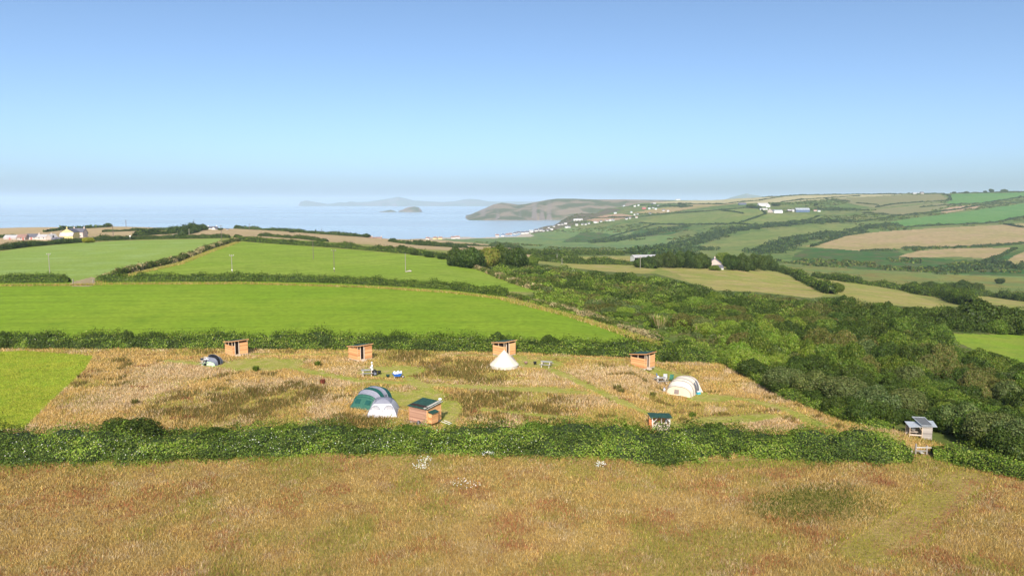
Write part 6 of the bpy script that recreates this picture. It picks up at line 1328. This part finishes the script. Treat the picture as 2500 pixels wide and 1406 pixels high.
# --- village: white houses
VG = 'white houses of the beach village'
low_row = [(1328, 565), (1337, 564), (1346, 562), (1375, 558), (1383, 557), (1390, 556), (1408, 551), (1415, 550), (1422, 549), (1430, 549), (1438, 547), (1447, 546), (1453, 545), (1459, 544), (1467, 542), (1474, 541), (1481, 540), (1489, 540), (1497, 539), (1523, 537), (1530, 536), (1538, 534), (1554, 532), (1563, 531)]
up_row = [(1340, 557), (1352, 554), (1365, 550), (1373, 549), (1381, 548)]
for od, (x, y) in ranked([q_ for i_, q_ in enumerate(low_row) if i_ % 4 != 3]):
    hpx(x, y, random.uniform(4.5, 7.5), 5.5, 2.4, 2.0, 'render', random.choice(['slate', 'greyroof', 'brownroof']), od + ' small white house from the sea in the lower village street', group=VG + ', lower street', rz=random.uniform(-.4, .4), chim=random.choice([(), (1,), (-1,)]), ymin=1500, over=.4)
for od, (x, y) in ranked(up_row):
    hpx(x, y, random.uniform(4.5, 7), 5, 2.2, 1.9, 'render', random.choice(['slate', 'greyroof']), od + ' small white house from the sea in the upper village street', group=VG + ', upper street', rz=random.uniform(-.3, .3), chim=(), ymin=1500, over=.4)
hpx(1411, 539, 22, 6, 3, 2, 'render', 'greyroof', 'long low white building above the village street', rz=.1, chim=(), ymin=1500)
for x, y in [(1502, 522), (1541, 520), (1549, 526), (1557, 524), (1587, 523), (1523, 500), (1550, 505), (1559, 503), (1592, 500), (1598, 499), (1607, 505), (1594, 509), (1585, 511), (1601, 512), (1620, 515), (1631, 517), (1651, 488), (1658, 488)]:
    hpx(x, y, random.uniform(4, 6.5), 4.5, 2.0, 1.8, 'render', random.choice(['slate', 'tin', 'greyroof']), 'scattered white house on the hilltop above the village', group=VG + ', hilltop', rz=random.uniform(-.4, .4), chim=(), ymin=1500, over=.3)
hpx(1572, 511, 9, 6, 3.2, 2.4, 'reddoor', 'brownroof', 'small red walled building on the hilltop above the village', chim=(), ymin=1500)
for x, y, wl_, rf_ in [(1045, 585, 'render', 'brownroof'), (1063, 584, 'yellow', 'brownroof'), (1075, 584, 'yellow', 'brownroof'), (1106, 583, 'render', 'brownroof'), (1117, 582, 'render', 'brownroof'), (1214, 578, 'render', 'brownroof'), (1228, 577, 'white', 'blueside'), (1239, 576, 'render', 'brownroof'), (1246, 575, 'render', 'brownroof'), (1258, 573, 'render', 'slate'), (1266, 571, 'render', 'slate'), (1277, 571, 'render', 'slate'), (1287, 570, 'render', 'slate'), (1297, 568, 'render', 'greyroof'), (1310, 565, 'render', 'slate'), (1320, 564, 'render', 'slate')]:
    lb = {'yellow': 'yellow house behind the beach', 'white': 'dark blue roofed building behind the beach'}.get(wl_, 'white house on the flat behind the beach')
    hpx(x, y, random.uniform(8, 11), 8, 3.2, 3.0, wl_, rf_, lb, group=None if wl_ == 'white' else VG + ', beach ' + wl_, rz=random.uniform(-.5, .5), chim=random.choice([(1,), (-1, 1)]), ymin=1300, over=.4)
# --- white hill farm
hpx(1862, 504, 24, 10, 4, 4, 'render', 'greyroof', 'white farmhouse with pale roof on the hill', rz=.1, chim=(-1, 1), ymin=1300, windows=3)
hpx(1875, 506, 12, 10, 4, 5, 'render', 'slate', 'white gabled wing of the hill farmhouse', rz=math.pi / 2 - .3, chim=(), ymin=1300)
hpx(1864, 513, 18, 6, 2.5, 2, 'render', 'greyroof', 'low white outbuilding left of the stone hill barn', 'outbuilding', name='outbuilding', chim=(), ymin=1300)
hpx(1879, 519, 16, 10, 5, 5, 'stone', 'slate', 'brown stone barn of the hill farm', 'barn', name='barn', chim=(), rz=math.pi / 2 - .3, ymin=1300); hpx(1886, 519, 10, 8, 4, 3, 'stone', 'slate', 'small stone extension of the hill barn', 'barn', name='barn', chim=(), ymin=1300)
hpx(1899, 520, 20, 10, 5, 2.5, 'white', 'tin', 'white fronted shed of the hill farm', 'shed', name='shed', chim=(), ymin=1300)
hpx(1929, 517, 14, 8, 3, 2.5, 'shade_fill', 'greyroof', 'dark open shed of the hill farm', 'shed', name='shed', chim=(), ymin=1300); hpx(1937, 517, 7, 6, 4, 2, 'render', 'greyroof', 'small pale shed beside the dark open one on the hill', 'shed', name='shed', chim=(), ymin=1300)  # first shed has closed walls; shade of its open front is their colour
hpx(1958, 518, 32, 16, 6, 4, 'blueside', 'tin', 'large blue sided hill barn with shining pale roof', 'barn', name='barn', chim=(), rz=-.1, ymin=1300, gable='greyroof')
hpx(1990, 516, 8, 5, 2, 2, 'pinkr', 'brownroof', 'small brown outbuilding right of the blue barn', 'outbuilding', name='outbuilding', chim=(), ymin=1300); hpx(1999, 517, 7, 5, 2, 1.5, 'render', 'tin', 'small pale tank house furthest right of the blue barn', 'outbuilding', name='outbuilding', chim=(), ymin=1300)
hpx(1812, 500, 18, 8, 2, 3, 'blueside', 'slate', 'dark shed left of the white hill farmhouse', 'shed', name='shed', chim=(), ymin=1300)
for x, y, w, h in [(1835, 508, 26, 8), (1850, 509, 20, 7), (1895, 503, 24, 8), (1992, 502, 12, 7), (1700, 590, 14, 7), (1893, 516, 12, 4), (1672, 505, 16, 6), (1660, 500, 14, 5), (2420, 470, 12, 8), (2452, 470, 16, 7), (2405, 470, 10, 5), (2330, 471, 12, 4), (2360, 471, 14, 4)]:
    tree_px('bush', x, y, w, h, 'dark', 'small dark tree or bush on the far hillside', 'bush', 'single bushes on the far hillside', part='stem')
hpx(2236, 474, 16, 6, 2, 2, 'greyroof', 'tin', 'pale roofed barn on the far skyline', 'barn', name='barn', chim=(), ymin=1300); hpx(2250, 474, 8, 6, 3, 2.5, 'stone', 'slate', 'grey house beside the skyline barn', chim=(1,), ymin=1300)
# ------------------------------------------------------------------ poles
def pole(px, py, hpx_, label, mat='pole', arm=0.0, top=None, group='wooden telegraph poles'):
    p = P(px, py); s = p[1] / F; h = hpx_ * s; r = max(.13, .00042 * p[1]); o = empty('pole', p, 0, label, 'pole', group)
    m_ = MB(); m_.tube((0, 0, -.3), (0, 0, h), r, r * .75, 8); m_.build('shaft', M[mat], o)
    if arm:
        m_ = MB(); m_.bar((-arm / 2, 0, h - .25), (arm / 2, 0, h - .25), r * 1.1, r * 1.3); a = m_.build('crossarm', M[mat], o)
        for x in (-arm * .45, 0, arm * .45):
            m_ = MB(); m_.lathe([(.05, 0), (.09, .06), (.05, .1), (.08, .16), (.02, .2)], 8, (x, 0, h - .2 + r * .5)); m_.build('insulator', M['white'], a)
    if top:
        m_ = MB(); m_.box((0, -r, h * .16), (r * 2.3, r * .6, .35)); m_.build('plate', M['white'], o)
    return o
pole(122, 671, 52, 'pale telegraph pole in the pale field at the far left', 'polepale', 1.2); pole(541, 592, 42, 'dark telegraph pole at the top of the diagonal bank', 'pole', 1.2)
pole(567, 666, 44, 'pale pole in the left part of the pole field', 'polepale', 1.5, True); pole(765, 633, 46, 'dark pole standing highest up the pole field', 'pole')
pole(816, 664, 54, 'dark pole with crossarm and white plate in the middle of the pole field', 'pole', 1.6, True); pole(990, 662, 44, 'thin pale pole by a stone heap in the pole field', 'polepale')
pole(1213, 655, 19, 'pale pole in front of the rounded grove', 'polepale'); pole(1563, 656, 30, 'pale telegraph pole left of the farmhouse trees', 'polepale', 1.4); pole(1656, 652, 26, 'pale pole in front of the dark farmhouse trees', 'polepale'); pole(1773, 652, 20, 'thin pale pole in front of the pink farmhouse', 'polepale')
pole(277, 584, 34, 'telegraph pole at the hedge left of centre', 'pole', 1.2); pole(462, 573, 14, 'pale pole beside the clifftop lane', 'polepale'); pole(474, 553, 17, 'thin pole on the crest above the lane', 'pole'); pole(308, 554, 17, 'thin pole on the crest right of the yellow farmhouse', 'pole'); pole(609, 562, 16, 'thin pole on the crest right of the cottage', 'pole'); pole(785, 571, 12, 'thin pole beside the skyline barn', 'pole'); pole(1360, 636, 16, 'short pole in the valley field hedge', 'polepale'); pole(1372, 646, 16, 'short pale pole beside the valley hedge', 'polepale')
sg = P(318, 586); so = empty('sign', sg, 0, 'small white sign on a post at the hedge', 'sign'); s = sg[1] / F; m_ = MB(); m_.tube((0, 0, 0), (0, 0, 9 * s), .1, .1, 6); m_.build('post', M['polepale'], so); m_ = MB(); m_.box((0, -.1, 9.5 * s), (3.5 * s, .1, 3 * s)); m_.build('plate', M['white'], so)
# stone heap at the pole foot, gate posts in the gateway
hp = P(1000, 664); ho_ = empty('stone_heap', hp, 0, 'heap of stones and earth at the foot of the thin pale pole', 'stone heap')
for k in range(14):
    a = random.uniform(0, 6.28); r_ = random.uniform(0, 1.0); iv, jf = ico((0, 0, 0), 1, 1); iv = iv * np.array([random.uniform(.25, .5), random.uniform(.25, .4), random.uniform(.18, .3)]) * (1 + .15 * rng.normal(size=(len(iv), 1)))
    st = link('stone', mesh_np('stone', iv, jf), ho_, M['stone']); st.location = (1.3 * r_ * math.cos(a), .8 * r_ * math.sin(a), .12 + .35 * (1 - r_))
for x, lb in ((179, 'left wooden gate post of the earth gateway'), (228, 'right wooden gate post of the earth gateway')):
    gp = P(x, 694); go = empty('gate_post', gp, 0, lb, 'post'); m_ = MB(); m_.box((0, 0, .7), (.22, .22, 1.4)); m_.build('post', M['polepale'], go); m_ = MB(); m_.add([(-.11, -.11, 1.4), (.11, -.11, 1.4), (.11, .11, 1.4), (-.11, .11, 1.4), (0, 0, 1.52)], [(0, 1, 4), (1, 2, 4), (2, 3, 4), (3, 0, 4)]); m_.build('cap', M['polepale'], go)
# clifftop lane
L = wpoly([(416, 577), (432, 573), (446, 569), (462, 564), (476, 559)], 5, False); w = 2.6; d = np.gradient(L[:, :2], axis=0); d /= np.linalg.norm(d, axis=1, keepdims=True); nn_ = np.stack([-d[:, 1], d[:, 0]], 1)
a, b = L[:, :2] + nn_ * w, L[:, :2] - nn_ * w; vv = np.concatenate([np.column_stack([a, zat(a[:, 0], a[:, 1]) + .12]), np.column_stack([b, zat(b[:, 0], b[:, 1]) + .12])]); k = len(L)
tag(link('lane', mesh_np('lane', vv, np.array([(i, i + 1, k + i + 1, k + i) for i in range(k - 1)])), None, G['road']), 'pale lane climbing between the clifftop hedges', None, None, 'structure')
# ------------------------------------------------------------------ the air
mh = bpy.data.materials.new('haze'); mh.use_nodes = True; nn = mh.node_tree.nodes; nn.clear()
pv = nn.new('ShaderNodeVolumePrincipled'); om = nn.new('ShaderNodeOutputMaterial'); mh.node_tree.links.new(pv.outputs[0], om.inputs['Volume'])
pv.inputs['Color'].default_value = (.68, .84, 1.0, 1); pv.inputs['Density'].default_value = HAZE_D; pv.inputs['Anisotropy'].default_value = 0.0
hz = MB(); hz.box((0, 0, (200 - 80) / 2), (74000, 74000, 280)); ho = hz.build('haze', mh); tag(ho, None, None, None, 'stuff')
